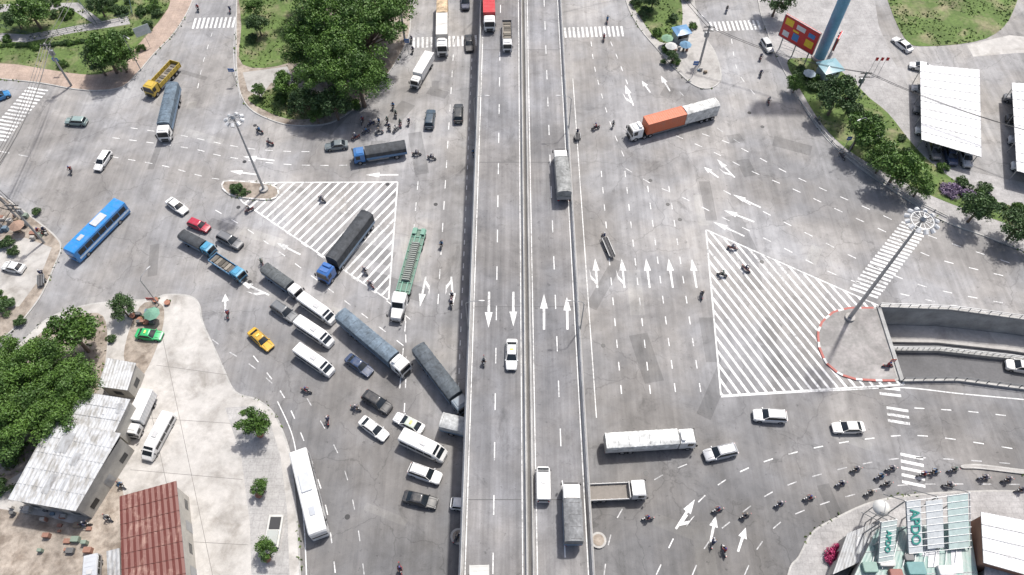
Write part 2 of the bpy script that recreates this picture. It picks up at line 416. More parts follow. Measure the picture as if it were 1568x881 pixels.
sheet('dirt_yard',[(215,470),(250,470),(245,520),(215,580),(190,545)],DIRT,.143,True)
b=MB(); JNT=flat('concrete_joint',(.2,.19,.18),.9)
for a_,c_ in (((250,520),(330,900)),((225,600),(290,900)),((240,560),(350,575)),((215,640),(368,650)),((200,720),(372,735)),((290,830),(380,835))):
    A,B=P(*a_),P(*c_); d=(B-A).normalized(); n=Vector((-d.y,d.x,0))*.035
    b.add([((A-n).x,(A-n).y,.1425),((B-n).x,(B-n).y,.1425),((B+n).x,(B+n).y,.1425),((A+n).x,(A+n).y,.1425)],[(0,1,2,3)],JNT)
b.obj('apron_joints',smooth=0)
lr=[(1190,1000),(1205,881),(1222,852),(1243,815),(1280,792),(1335,768),(1400,757),(1480,752),(1568,752),(1760,765),(1760,1000)]
island('pavement',lr,PAVG)
island('median_kerb',[(1472,713),(1500,712),(1568,720),(1700,735),(1700,742),(1568,727),(1500,719),(1474,718)],CONC,.25,.2)
link('kerb_weeds',leafmesh('kerb_weeds',*WEED,TUFT),(0,0,0))
# ------------------------------------------------------------------ markings
MK=MB()
ZM=.008
def strip(a,b,w,mb=MK,z=ZM,mat=MARK):
    d=(b-a); d.z=0
    if d.length<1e-4:return
    d.normalize(); n=Vector((-d.y,d.x,0))*w/2
    mb.add([(a-n).to_tuple()[:2]+(z,),(b-n).to_tuple()[:2]+(z,),(b+n).to_tuple()[:2]+(z,),(a+n).to_tuple()[:2]+(z,)],[(0,1,2,3)],mat)
def line(px,w=.18,dash=None,gap=None,sm=True,mb=MK,z=ZM,mat=MARK,h=0):
    wp=W(smooth_px(px,False,8) if sm and len(px)>2 else [Vector(p) for p in px],h)
    if dash is None:
        for i in range(len(wp)-1): strip(wp[i],wp[i+1],w,mb,z,mat)
        return
    q=resample(wp,.5); nd=max(1,int(dash/.5)); ng=max(1,int(gap/.5)); i=0
    while i+nd<len(q):
        strip(q[i],q[i+nd],w,mb,z,mat); i+=nd+ng
def arrow(t,h,w=.3,kind='s',mb=MK,z=ZM,zz=0):
    a=P(*t,zz);b=P(*h,zz); d=(b-a); L=d.length; d.normalize(); n=Vector((-d.y,d.x,0))
    def A(pts,zo=0): 
        mb.add([tuple((a+d*p[0]*L+n*p[1]))[:2]+(z+zo,) for p in pts],[tuple(range(len(pts)))],MARK)
    A([(0,-w*.5),(.58,-w*.6),(.58,w*.6),(0,w*.5)])
    A([(.58,-.6),(1,0),(.58,.6)])
    if kind in 'lr':
        s=1 if kind=='l' else -1
        for pts in ([(.12,w*.55*s),(.24,w*.55*s),(.42,.95*s),(.30,.95*s)],[(.20,.96*s),(.62,1.15*s),(.50,.55*s+.41*s)]):
            A(pts if s<0 else pts[::-1],.002)
def crosswalk(a,b,L=3.2,sw=.45,gap=.5,sd=None,name='crosswalk',mat=MARK):
    A=P(*a);B=P(*b);d=B-A;T=d.length;d.normalize()
    n=Vector((-d.y,d.x,0)) if sd is None else (P(*sd[1])-P(*sd[0])).normalized()
    m=MB();t=0
    while t<T:
        c=A+d*(t+sw/2); strip(c-n*L/2,c+n*L/2,sw,m,ZM,mat); t+=sw+gap
    m.obj(name,smooth=0)
crosswalk((296,36),(362,34),3.6); crosswalk((632,66),(728,62),3.4); crosswalk((864,50),(957,48),3.4)
crosswalk((1088,41),(1166,38),3.2); crosswalk((-8,214),(58,136),4.6,sd=((10,185),(70,195)))
crosswalk((1322,450),(1402,345),4.6,.45,.45,sd=((1330,400),(1375,415)))
for y0,y1,x0,x1 in ((593,612,1345,1378),(625,652,1356,1392),(697,740,1378,1414)):
    crosswalk(((x0+x1)/2,y0),((x0+x1)/2+3,y1),3.2,.45,.6)
def clip(poly,conv):
    n=len(conv)
    for i in range(n):
        a,b=conv[i],conv[(i+1)%n]; out=[]
        def side(p): return (b.x-a.x)*(p.y-a.y)-(b.y-a.y)*(p.x-a.x)
        for j in range(len(poly)):
            p,q=poly[j-1],poly[j]; sp,sq=side(p),side(q)
            if (sp>=0)!=(sq>=0): out.append(p+(q-p)*(sp/(sp-sq)))
            if sq>=0: out.append(q)
        poly=out
        if len(poly)<3:return []
    return poly
def hatch(name,px,d1,d2,w=.45,per=1.5,border=True):
    cv=[P(*p) for p in px]
    if area(cv)<0: cv=cv[::-1]
    d=(P(*d2)-P(*d1)).normalized(); n=Vector((-d.y,d.x,0)); m=MB()
    lo=min(p.dot(n) for p in cv); hi=max(p.dot(n) for p in cv); t=lo
    while t<hi:
        c=n*t; q=[c-d*400,c+d*400,c+d*400+n*w,c-d*400+n*w]
        r=clip(q,cv)
        if len(r)>2:
            if area(r)<0:r=r[::-1]
            m.add([(p.x,p.y,ZM) for p in r],[tuple(range(len(r)))],MARK)
        t+=per
    if border:
        for i in range(len(cv)): strip(cv[i],cv[(i+1)%len(cv)],.25,m,.012)
    m.obj(name,smooth=0)
hatch('hatched_marking',[(345,280),(609,279),(595,460),(372,310)],(470,372),(560,283),.40,1.38)
hatch('hatched_marking',[(1081,352),(1104,606),(1384,589),(1345,468)],(1110,400),(1262,588),.40,1.28)
VX,VY=779,-1290
def vl(x,y,y2): return (x+(x-VX)/(y-VY)*(y2-y),y2)
def vline(x,y,y0,y1,dash=2,gap=3,w=.16,**k): line([vl(x,y,y0),vl(x,y,y1)],w,dash,gap,sm=False,**k)
vline(640,280,278,640); vline(682,280,60,470)
vline(714,300,90,640,dash=1,gap=1.5)
for x in (935,975,1010,1045): vline(x,420,262 if x<1000 else 285,610,1.5,2.5)
vline(898,420,120,640,dash=None,gap=None,w=.15)
line([(905,64),(912,110),(935,190),(960,250)],.15,1.5,2.5)
line([(935,64),(950,100),(965,140)],.15,1.5,2.5)
line([(958,258),(1000,283),(1040,300),(1100,330),(1200,380),(1290,425),(1400,455),(1568,490)],.16,1.5,2.5)
line([(1035,208),(1090,232),(1150,262),(1215,290),(1290,325),(1370,362),(1430,395),(1568,430)],.16,1.5,2.5)
line([(1075,205),(1130,225),(1200,262),(1260,290),(1330,320),(1420,360),(1568,410)],.16,1.5,2.5)
line([(1108,292),(1180,330),(1250,365),(1320,400),(1420,440),(1568,470)],.16,1.5,2.5)
line([(1040,140),(1090,190),(1150,230)],.14,1.5,2.5,mat=MARKW)
for t,h,k in (((970,162),(957,130),'l'),((996,142),(983,124),'s'),((1026,140),(1012,116),'s'),((1100,272),(1078,256),'s'),((1125,272),(1098,244),'l'),
              ((1165,318),(1122,298),'s'),((1155,340),(1108,322),'s'),((1140,362),(1092,340),'s')): arrow(t,h,kind=k)
for x,k in ((913,'l'),(954,'l'),(992,'s'),(1027,'s'),(1063,'s')): arrow(vl(x,418,441),vl(x,418,396),kind=k)
arrow((652,424),(643,470),kind='l'); arrow((691,424),(694,468),kind='r')
line([(172,211),(240,220),(300,229),(345,240),(440,252),(540,253),(600,248)],.16,1.5,2.2)
line([(170,240),(250,254),(330,274),(420,278)],.14,1.5,2.2); line([(200,196),(280,208),(370,226),(440,232),(500,232)],.14,1.5,2.2)
line([(330,322),(380,352),(440,395),(500,440),(560,485),(625,535)],.15,1.5,2.5)
line([(390,322),(480,385),(595,463),(640,500)],.15,1.5,2.5)
for t,h in (((420,246),(372,240)),((396,268),(352,262)),((610,268),(560,268))): arrow(t,h)
arrow((460,390),(424,372)); arrow((345,478),(345,450)); arrow((412,452),(365,430),kind='l')
line([(388,545),(430,600),(455,650),(482,720),(502,790),(516,900)],.16,1.5,2.5)
line([(300,500),(345,535),(385,560),(420,590)],.15,1.5,2.5,mat=MARKW)
line([(425,615),(448,668),(458,730),(466,810),(470,900)],.15)
line([(470,610),(520,700),(545,790),(560,900)],.14,1.5,3,mat=MARKW)
line([(620,480),(622,560),(618,650)],.15,1.5,2.5)
line([(1005,880),(1045,800),(1090,750),(1150,715),(1230,690),(1330,672),(1420,668),(1568,690)],.16,1.5,2.5)
line([(1060,881),(1085,830),(1130,790),(1190,750),(1280,720),(1380,702),(1480,705),(1568,712)],.16,1.5,2.5,mat=MARKW)
line([(1140,881),(1160,840),(1195,800),(1250,775),(1330,752),(1400,742),(1568,742)],.15,1.5,2.5,mat=MARKW)
line([(925,881),(935,820),(960,770),(1010,730),(1080,700)],.15,1.5,2.5,mat=MARKW)
line([(1104,608),(1200,602),(1300,597),(1384,594),(1470,603),(1568,612)],.18)
line([(1400,625),(1480,630),(1568,640)],.16,1.5,2.5)
arrow((1035,810),(1064,765),kind='r'); arrow((1130,845),(1142,808)); arrow((1088,830),(1096,790))
line([(0,232),(60,243)],.15,2,2)
line([(362,20),(358,90),(368,150)],.13,mat=MARKW); line([(325,50),(310,100),(300,150)],.13,1.5,2.5)
line([(1120,60),(1130,110),(1160,150)],.13,1.5,2.5)
MK.obj('road_markings',smooth=0)
# ------------------------------------------------------------------ bridge
DZ=6.5; BX0,BX1=-6.75,10.45
Y0,Y1=-120,420
b=MB()
b.box(BX0,BX1,Y0,Y1,DZ-1.0,DZ-.02,CONC)
b.add([(BX0+.4,Y0,DZ),(1.7,Y0,DZ),(1.7,Y1,DZ),(BX0+.4,Y1,DZ)],[(0,1,2,3)],DECK)
b.add([(2.85,Y0,DZ),(BX1-.4,Y0,DZ),(BX1-.4,Y1,DZ),(2.85,Y1,DZ)],[(0,1,2,3)],DECK)
PARA=noisy('parapet_concrete',(.52,.51,.49),.85,((.25,.72,1.12),(3,.82,1.08)))
def parapet(xa,xb,h):
    prof=[(xa-.12,0),(xa,.3),(xa+.08,h),(xb-.08,h),(xb,.3),(xb+.12,0)]
    b.loft([[(x,Y0,DZ+z) for x,z in prof],[(x,Y1,DZ+z) for x,z in prof]],PARA)
parapet(BX0+.15,BX0+.5,.85); parapet(BX1-.5,BX1-.15,.85); parapet(1.75,2.02,.8); parapet(2.55,2.8,.8)
b.add([(2.1,Y0,DZ+.03),(2.5,Y0,DZ+.03),(2.5,Y1,DZ+.03),(2.1,Y1,DZ+.03)],[(0,1,2,3)],flat('median_gap_dirt',(.13,.125,.12),.9))
JN=flat('expansion_joint',(.10,.10,.10),.7)
for y in range(-105,420,30):
    for x in (-2.2,5.9):
        b.bar((x,y,0),(x,y,DZ-1),.8,CONC,16)
    b.box(-5,8.7,y-1,y+1,DZ-2.1,DZ-1.0,CONC)
    b.box(BX0+.45,1.7,y+15-.06,y+15+.06,DZ+.0,DZ+.005,JN); b.box(2.85,BX1-.45,y+15-.06,y+15+.06,DZ,DZ+.005,JN)
m=b
for x in (BX0+.32,BX1-.32):
    yy=Y0
    while yy<Y1-2:
        m.bar((x,yy,DZ+.85),(x,yy,DZ+1.2),.035,STEEL); yy+=2.0
    m.bar((x,Y0,DZ+1.2),(x,Y1,DZ+1.2),.045,STEEL,6)
def bl(x,y0,y1,w): m.add([(x-w/2,y0,DZ+.009),(x+w/2,y0,DZ+.009),(x+w/2,y1,DZ+.009),(x-w/2,y1,DZ+.009)],[(0,1,2,3)],MARK)
for x in (BX0+.85,1.35,3.2,BX1-.85): bl(x,Y0,Y1,.13)
y=Y0
while y<Y1: bl(-2.4,y,y+2.6,.15); bl(6.75,y+2,y+4.6,.15); y+=7.4
for t,h in (((749,447),(748,502)),((786,447),(786,500)),((833,505),(833,450)),((869,505),(868,455))): arrow(t,h,mb=m,z=DZ+.012,zz=DZ,w=.32)
bridge=b.obj('overpass_bridge',smooth=30)
# ------------------------------------------------------------------ vehicles
def ring8(x,hw,z0,z1,c=.12):
    return [(x,-hw*.9,z0),(x,hw*.9,z0),(x,hw,z0+c),(x,hw,z1-c),(x,hw*.86,z1),(x,-hw*.86,z1),(x,-hw,z1-c),(x,-hw,z0+c)]
def hring(z,xa,xb,hw,c=.18):
    return [(xa+c,-hw,z),(xb-c,-hw,z),(xb,-hw+c,z),(xb,hw-c,z),(xb-c,hw,z),(xa+c,hw,z),(xa,hw-c,z),(xa,-hw+c,z)]
def build_car(L,col,kind='sedan',roofcol=None):
    W2={'sedan':.88,'hatch':.84,'suv':.94,'taxi':.87}[kind]; H={'sedan':1.46,'hatch':1.48,'suv':1.75,'taxi':1.47}[kind]
    p=paint(col); b=MB()
    zt=[.64,.68,.70,.68,.63,.55,.47] if kind!='suv' else [.60,.63,.64,.63,.61,.57,.48]
    if kind=='hatch': zt[0]=.66
    xs=[-.5,-.47,-.3,.14,.27,.45,.5]; hs=[.84,.96,1,1,.99,.94,.78]; zb=[.38,.26,.2,.2,.2,.24,.34]
    b.loft([ring8(x*L,W2*h,z0,H*z1) for x,h,z0,z1 in zip(xs,hs,zb,zt)],p)
    if kind in('sedan','taxi'): ba,bb,ta,tb=-.40,.23,-.25,.07
    else: ba,bb,ta,tb=-.475,.24,-.41,.09
    zb_=H*.66; hw=W2*.93; ht=W2*.74; c=.12
    R0=hring(zb_,ba*L,bb*L,hw,c); R1=hring(H-.05,ta*L,tb*L,ht,c)
    b.loft([R0,R1],GLASS)
    b.loft([hring(H-.065,ta*L-.02,tb*L+.02,ht+.03,c),hring(H-.01,ta*L+.03,tb*L-.03,ht-.02,c),hring(H+.015,ta*L+.3,tb*L-.25,ht-.2,c)],paint(roofcol) if roofcol else p)
    for sy in (-1,1):
        b.bar((ba*L+.08,sy*(hw-.04),zb_),(ta*L+.05,sy*(ht-.02),H-.05),.055,p)
        b.bar((bb*L-.06,sy*(hw-.03),zb_),(tb*L-.04,sy*(ht-.02),H-.05),.04,p)
        mx=(ba*.45+bb*.55)*L; b.bar((mx,sy*(hw+.005),zb_),(mx-.05,sy*(ht+.02),H-.06),.035,BLK)
        b.box(L*.22,L*.22+.14,sy*(W2+.02)-.09,sy*(W2+.02)+.09,zb_,zb_+.14,p,.03)
        b.bar((bb*L+.05,sy*W2*.5,H*.665),(.44*L,sy*W2*.62,H*.585),.02,BLK)
        for x in (-.31,.31): 
            b.wheel(x*L,sy*(W2-.09),.32,.2); b.bar((x*L,sy*(W2-.1),.34),(x*L,sy*(W2+.003),.34),.38,BLK,14)
        b.box(.455*L,.485*L,sy*W2*.62-.17,sy*W2*.62+.17,H*.40,H*.50,LAMPW); b.box(-.497*L,-.47*L,sy*W2*.66-.16,sy*W2*.66+.16,H*.5,H*.6,LAMPR)
    b.box(.47*L,.503*L,-.45,.45,.36,.52,BLK); b.box(-.505*L,-.48*L,-.28,.28,.45,.58,flat('number_plate',(.7,.7,.65),.5))
    b.box(-.49*L,.49*L,-W2*.8,W2*.8,.18,.24,BLK)
    if kind=='taxi': b.box(-.12*L,-.06*L,-.28,.28,H,H+.16,flat('taxi_sign',(.75,.72,.2),.4),.03)
    if kind=='suv':
        for sy in(-1,1): b.bar((ta*L+.2,sy*(ht-.08),H+.06),(tb*L-.2,sy*(ht-.08),H+.06),.02,BLK)
    return b
def build_van(L,col,H=2.15,W2=.95,bus=False,stripe=None):
    b=MB(); p=paint(col)
    if bus: xs=[-.5,-.49,.45,.485,.5]; zt=[.95,1,1,.97,.88]; hs=[.95,1,1,.98,.92]
    else: xs=[-.5,-.485,-.3,.26,.34,.44,.5]; zt=[.94,1,1,.97,.84,.60,.46]; hs=[.9,.98,1,1,.98,.95,.82]
    b.loft([ring8(x*L,W2*h,.32,H*z1,.16) for x,h,z1 in zip(xs,hs,zt)],p)
    zl,zh=(H*.5,H*.82)
    for sy in(-1,1):
        n=7 if bus else 4; xa,xb=-.46*L,(.44 if bus else .28)*L
        for i in range(n):
            a=xa+(xb-xa)*i/n+.05; c=xa+(xb-xa)*(i+1)/n-.05
            b.box(a,c,sy*W2-.02,sy*W2+.012,zl,zh,GLASS)
        if stripe: b.box(-.49*L,.46*L,sy*W2-.02,sy*W2+.014,H*.3,H*.42,paint(stripe))
        for x in ((-.3,.33) if not bus else (-.28,.34)): b.wheel(x*L,sy*(W2-.12),.34 if not bus else .48,.24)
        b.box(.49*L,.503*L,sy*W2*.6-.15,sy*W2*.6+.15,.6,.78,LAMPW); b.box(-.504*L,-.495*L,sy*W2*.75-.1,sy*W2*.75+.1,.7,1.1,LAMPR)
        b.box(.36*L,.36*L+.12,sy*(W2+.08)-.09,sy*(W2+.08)+.09,H*.55,H*.68,BLK)
    if bus:
        b.add([(.503*L,-W2*.85,H*.42),(.503*L,W2*.85,H*.42),(.488*L+.012,W2*.85,H*.92),(.488*L+.012,-W2*.85,H*.92)],[(0,1,2,3)],GLASS)
        b.box(-.2*L,.02*L,-W2*.6,W2*.6,H,H+.22,paint((.5,.52,.55)),.08); b.box(.2*L,.3*L,-.4,.4,H,H+.1,paint((.42,.44,.47)),.05)
        for k in range(9): b.box((-.46+k*.1)*L,(-.46+k*.1)*L+.05,-W2*.8,W2*.8,H-.01,H+.02,p)
        b.box(-.503*L,-.49*L,-W2*.75,W2*.75,H*.55,H*.85,GLASS)
    else:
        z0,z1=H*.62,H*.955; 
        b.add([(.435*L+.015,-W2*.82,z0),(.435*L+.015,W2*.82,z0),(.285*L,W2*.76,z1+.01),(.285*L,-W2*.76,z1+.01)],[(0,1,2,3)],GLASS)
        for sy in(-1,1): b.bar((.44*L,sy*W2*.85,z0),(.285*L,sy*W2*.79,z1),.04,p)
        b.box(-.503*L,-.495*L,-W2*.75,W2*.75,H*.55,H*.85,GLASS)
        for k in range(5): b.box(-.42*L+k*.13*L,-.41*L+k*.13*L+.03,-W2*.7,W2*.7,H-.005,H+.025,p)
        b.box(-.05*L,.08*L,-.35,.35,H,H+.09,paint((.5,.5,.5)),.05)
    return b
def cab(b,x0,x1,W2,H,col,bonnet=False):
    p=paint(col)
    if bonnet:
        b.loft([ring8(x0,W2,.7,H,.15),ring8(x0+1.5,W2,.7,H,.15),ring8(x0+1.9,W2*.95,.7,H*.94,.15),ring8(x0+2.4,W2*.9,.65,H*.62,.15),ring8(x1-.1,W2*.72,.6,H*.54,.12),ring8(x1,W2*.6,.6,H*.45,.1)],p)
        b.add([(x0+2.42,-W2*.78,H*.64),(x0+2.42,W2*.78,H*.64),(x0+1.93,W2*.8,H*.93),(x0+1.93,-W2*.8,H*.93)],[(0,1,2,3)],GLASS)
        b.box(x1-.02,x1+.06,-W2*.4,W2*.4,.7,H*.4,STEEL)
    else:
        b.loft([ring8(x0,W2*.97,.6,H,.15),ring8(x1-.55,W2,.55,H,.15),ring8(x1-.2,W2*.98,.5,H*.93,.15),ring8(x1,W2*.95,.45,H*.56,.12)],p)
        b.add([(x1+.0,-W2*.86,H*.57),(x1+.0,W2*.86,H*.57),(x1-.19,W2*.86,H*.92),(x1-.19,-W2*.86,H*.92)],[(0,1,2,3)],GLASS)
        b.box(x1-.02,x1+.03,-W2*.6,W2*.6,.75,H*.42,BLK)
        b.box(x0+.1,x1-.65,-W2*.7,W2*.7,H,H+.12,p,.08)
        b.box(x1-.22,x1-.02,-W2*.8,W2*.8,H*.93,H*.97,BLK)
    b.box(x1-.06,x1+.09,-W2*.95,W2*.95,.42,.68,BLK)
    for sy in(-1,1):
        b.box(x1-1.25 if not bonnet else x0+.9,x1-.45 if not bonnet else x0+1.7,sy*W2-.02,sy*W2+.015,H*.56,H*.88,GLASS)
        b.box(x1-.1,x1+.1,sy*(W2+.14)-.08,sy*(W2+.14)+.08,H*.6,H*.85,BLK)
        b.box(x1,x1+.095,sy*W2*.7-.16,sy*W2*.7+.16,.5,.64,LAMPW)
def cargo_tarp(b,xa,xb,W2,z0,H,mat,rib=.75,arch=.16):
    n=max(3,int((xb-xa)/rib)); rings=[]; rr=random.Random(int(abs(xa*100)))
    for i in range(n*2+1):
        x=xa+(xb-xa)*i/(n*2); s=0 if i%2==0 else -.05-rr.random()*.06; e=rr.uniform(-.03,.03)
        rings.append([(x,-W2,z0),(x,W2,z0),(x,W2+s*.6,H-.25),(x,W2*.8,H-.06+s),(x,W2*.35,H+arch*.5+s+e),(x,-W2*.35,H+arch*.5+s-e),(x,-W2*.8,H-.06+s),(x,-W2+s*.6,H-.25)])
    b.loft(rings,mat)
    k=xa+.3
    while k<xb:
        b.bar((k,-W2-.01,z0+.1),(k,-W2*.8,H-.04),.018,BLK); b.bar((k,W2+.01,z0+.1),(k,W2*.8,H-.04),.018,BLK); b.bar((k,-W2*.8,H-.03),(k,W2*.35,H+arch*.5+.02),.018,BLK); k+=rib*2
def cargo_box(b,xa,xb,W2,z0,H,mat,rib=.45):
    b.box(xa,xb,-W2,W2,z0,H,mat)
    n=int((xb-xa)/rib)
    for i in range(n):
        x=xa+.15+i*(xb-xa-.3)/max(1,n-1)
        for sy in(-1,1): b.box(x-.05,x+.05,sy*W2-.02,sy*W2+.03,z0+.12,H-.12,mat)
        b.box(x-.04,x+.04,-W2+.1,W2-.1,H-.01,H+.03,mat)
    for sy in(-1,1): b.box(xa-.02,xb+.02,sy*(W2-.03)-.06,sy*(W2-.03)+.06,H-.08,H+.035,mat)
    b.box(xa-.03,xa,-.03,.03,z0,H,STEEL)
def build_truck(L,cabc,cargo,cc,H=3.2,W2=1.15,size='m',axles=2,bonnet=False,cc2=None,load=None):
    b=MB(); cl=1.75 if size=='s' else (2.1 if size=='m' else 2.4)
    if bonnet: cl=4.2
    ch=2.2 if size=='s' else (2.65 if size=='m' else 2.95)
    if size=='s': W2=.95
    x1=L/2; x0=x1-cl
    cab(b,x0,x1,W2*.97,ch,cabc,bonnet)
    if size=='l' and not bonnet: b.box(x0+.1,x0+.8,-W2*.7,W2*.7,ch+.0,ch+.4,paint(cabc),.15)
    gap=.25 if axles<4 else .8
    xb=x0-gap; xa=-L/2
    b.box(xa+.1,x0+.3,-.45,.45,.65,.9,BLK); b.box(xa,xb,-W2*.97,W2*.97,.92,1.08,BLK)
    r=.38 if size=='s' else .5
    for sy in(-1,1):
        b.wheel(x1-(1.0 if not bonnet else 1.2),sy*(W2-.17),r,.28); 
        if axles>=4:
            for dx in(.2,1.4): b.wheel(x0-dx-.3,sy*(W2-.22),r,.42)
            for dx in (.9,2.1,3.3): b.wheel(xa+dx,sy*(W2-.22),r,.42)
        else:
            b.wheel(xa+L*.17+.3,sy*(W2-.22),r,.42)
            if axles==3: b.wheel(xa+L*.17+1.5,sy*(W2-.22),r,.42)
        b.box(xa+L*.35,x0-.5,sy*W2*.85-.03,sy*W2*.85+.03,.5,.85,STEEL)
        b.box(xa-.02,xa+.02,sy*W2*.8-.12,sy*W2*.8+.12,.75,.9,LAMPR)
    b.box(x0-.15,x0+.02,-W2*.7,W2*.7,.9,ch*.8,BLK)
    if cargo=='tarp':
        m1=cloth(cc); sb=paint(cc2 or (.12,.2,.3))
        cargo_tarp(b,xa,xb,W2*1.02,1.5,H,m1)
        for sy in(-1,1): b.box(xa,xb,sy*W2-.03,sy*W2+.05,1.05,1.62,sb)
        b.box(xa-.03,xa+.02,-W2,W2,1.05,1.62,sb)
    elif cargo=='box': cargo_box(b,xa,xb,W2*1.03,1.08,H,paint(cc,.5,0))
    elif cargo=='two':
        xm=xa+(xb-xa)*.47
        cargo_tarp(b,xa,xm-.1,W2*1.02,1.08,H,cloth(cc2)); cargo_box(b,xm,xb,W2*1.03,1.08,H-.1,paint(cc,.5,0))
    elif cargo in('flat','dump'):
        sb=paint(cc,.5,.1); hh=1.55 if cargo=='flat' else 2.0
        for sy in(-1,1):
            b.box(xa,xb,sy*W2-.05,sy*W2+.04,1.08,hh,sb)
            k=xa+.1
            while k<xb: b.box(k-.05,k+.05,sy*W2-.07,sy*W2+.08,1.0,hh+.05,sb); k+=1.0
        b.box(xa-.04,xa+.04,-W2,W2,1.08,hh,sb); b.box(xb-.04,xb+.06,-W2,W2,1.08,hh+.5,sb)
        b.box(xa+.05,xb-.05,-W2+.06,W2-.06,1.08,1.13,flat('truck_bed_floor',(.22,.2,.18),.8))
        if load:
            r_=random.Random(3)
            k=xa+.4
            while k<xb-.5:
                g_=r_.uniform(.08,.3); b.box(k,k+.6,-W2*.8+r_.uniform(0,.2),W2*.75,1.13,1.13+r_.uniform(.25,.8)*load,flat('cargo_load',(g_,g_*.9,g_*.75),.8),.05); k+=.75
    elif cargo=='skel':
        g=paint(cc,.5,0)
        for sy in(-1,1):
            b.box(xa,xb,sy*.45-.1,sy*.45+.1,1.08,1.4,g); b.box(xa,xb,sy*W2-.06,sy*W2+.04,1.15,1.38,g)
        b.box(xa+.06,xb-.06,-W2+.05,W2-.05,1.10,1.16,flat('trailer_deck',(.15,.22,.18),.8))
        k=xa+.1
        while k<xb: b.box(k-.06,k+.06,-W2,W2,1.14,1.30,g); k+=1.6
        k=xa+3.2
        while k<xb-2.5:
            b.loft([[(k,-.75,1.4),(k+.34,-.75,1.4),(k+.34,.75,1.4),(k,.75,1.4)],[(k+.05,-.6,1.85),(k+.29,-.6,1.85),(k+.29,.6,1.85),(k+.05,.6,1.85)]],flat('steel_load',(.22,.24,.22),.6)); k+=.42
        for sy in(-1,1):
            b.box(xa,xa+1.3,sy*.7-.35,sy*.7+.35,1.38,1.6,g); 
    return b
def place(f,r,h,z0=0):
    f=Vector(f);r=Vector(r); nad=Vector((784,1180)); ln=(f-r).length
    t=((r-nad).length-(f-nad).length)/max(ln,1); t=max(-1,min(1,t))
    A=P(f.x,f.y,z0+h*(.5-.45*t)); B=P(r.x,r.y,z0+h*(.5+.45*t)); A.z=B.z=0
    return A,B,(A+B)/2,math.atan2(A.y-B.y,A.x-B.x),(A-B).length
def V(name,f,r,typ,z0=0,**k):
    hh={'car':1.45,'van':2.1,'bus':3.1,'truck':k.get('H',3.2)}[typ]
    A,B,c,a,L=place(f,r,hh,z0)
    if typ=='car': L=min(max(L,3.9),4.95); b=build_car(L,**k)
    elif typ=='van': L=min(max(L,4.6),7.2); b=build_van(L,**k)
    elif typ=='bus': L=min(max(L,9),12.5); b=build_van(L,H=3.15,W2=1.24,bus=True,**k)
    else: L=min(max(L,5),18.5); b=build_truck(L,**k)
    return b.obj(name,(c.x,c.y,z0+.012),a)
WHT=(.74,.74,.73); SIL=(.45,.46,.48); GRY=(.16,.165,.175); BK=(.03,.032,.036); NAVY=(.03,.055,.12)
TG=(.10,.11,.115); TB=(.11,.15,.19); TD=(.05,.055,.062)
V('dump_truck',(229,146),(268,95),'truck',cabc=(.55,.38,.05),cargo='dump',cc=(.50,.36,.05),H=2.6,size='m',axles=3,load=.4)
V('cargo_truck',(254,217),(264,128),'truck',cabc=WHT,cargo='tarp',cc=TB,H=3.1,size='m',axles=3)
V('hatchback_car',(98,182),(134,189),'car',col=(.25,.33,.32),kind='hatch')
V('hatchback_car',(149,262),(165,230),'car',col=WHT,kind='hatch')
V('bus',(108,397),(190,311),'bus',col=(.03,.24,.60),stripe=(.6,.7,.8))
V('sedan_car',(286,328),(256,303),'car',col=WHT)
V('hatchback_car',(321,354),(288,336),'car',col=(.40,.02,.05),kind='hatch')
V('pickup_truck',(329,391),(277,357),'truck',cabc=(.06,.28,.45),cargo='tarp',cc=TD,H=2.2,size='s')
V('suv_car',(374,382),(330,355),'car',col=GRY,kind='suv')
V('flatbed_truck',(375,430),(324,391),'truck',cabc=(.07,.30,.48),cargo='flat',cc=(.07,.2,.35),H=2.0,size='s',load=.5)
V('cargo_truck',(461,456),(404,408),'truck',cabc=WHT,cargo='tarp',cc=TG,H=2.6,size='s')
V('suv_car',(456,494),(414,461),'car',col=(.15,.16,.17),kind='suv')
V('minibus',(516,498),(456,451),'van',col=WHT,H=2.4); V('minibus',(513,533),(450,486),'van',col=WHT,H=2.3); V('minibus',(513,577),(450,529),'van',col=WHT,H=2.3)
V('taxi',(420,540),(379,500),'car',col=(.62,.36,.02),kind='taxi',roofcol=(.5,.3,.03))
V('sedan_car',(572,577),(528,542),'car',col=NAVY)
V('cargo_truck',(624,574),(521,479),'truck',cabc=WHT,cargo='tarp',cc=(.125,.165,.205),H=3.3,size='l',axles=3)
V('cargo_truck',(495,432),(563,328),'truck',cabc=(.04,.14,.4),cargo='tarp',cc=TD,H=3.6,size='l',axles=4)
V('flatbed_semi_truck',(606,497),(643,345),'truck',cabc=WHT,cargo='skel',cc=(.14,.30,.23),H=2.2,size='l',axles=4,bonnet=True)
V('cargo_truck',(713,634),(640,530),'truck',cabc=(.2,.25,.3),cargo='tarp',cc=(.08,.095,.11),H=3.2,size='m',axles=3)
V('suv_car',(600,632),(555,600),'car',col=BK,kind='suv'); V('sedan_car',(597,676),(548,637),'car',col=WHT)
V('taxi',(602,634),(650,662),'car',col=WHT,kind='taxi',roofcol=(.5,.56,.48)); V('minibus',(694,708),(603,661),'van',col=WHT,H=2.6,W2=1.05)
V('suv_car',(682,738),(620,713),'car',col=WHT,kind='suv'); V('sedan_car',(670,773),(617,758),'car',col=BK)
V('cargo_truck',(760,670),(676,645),'truck',cabc=WHT,cargo='tarp',cc=(.42,.43,.43),H=3.0)
V('hatchback_car',(740,776),(690,770),'car',col=WHT,kind='hatch')
V('bus',(494,829),(455,686),'bus',col=WHT)
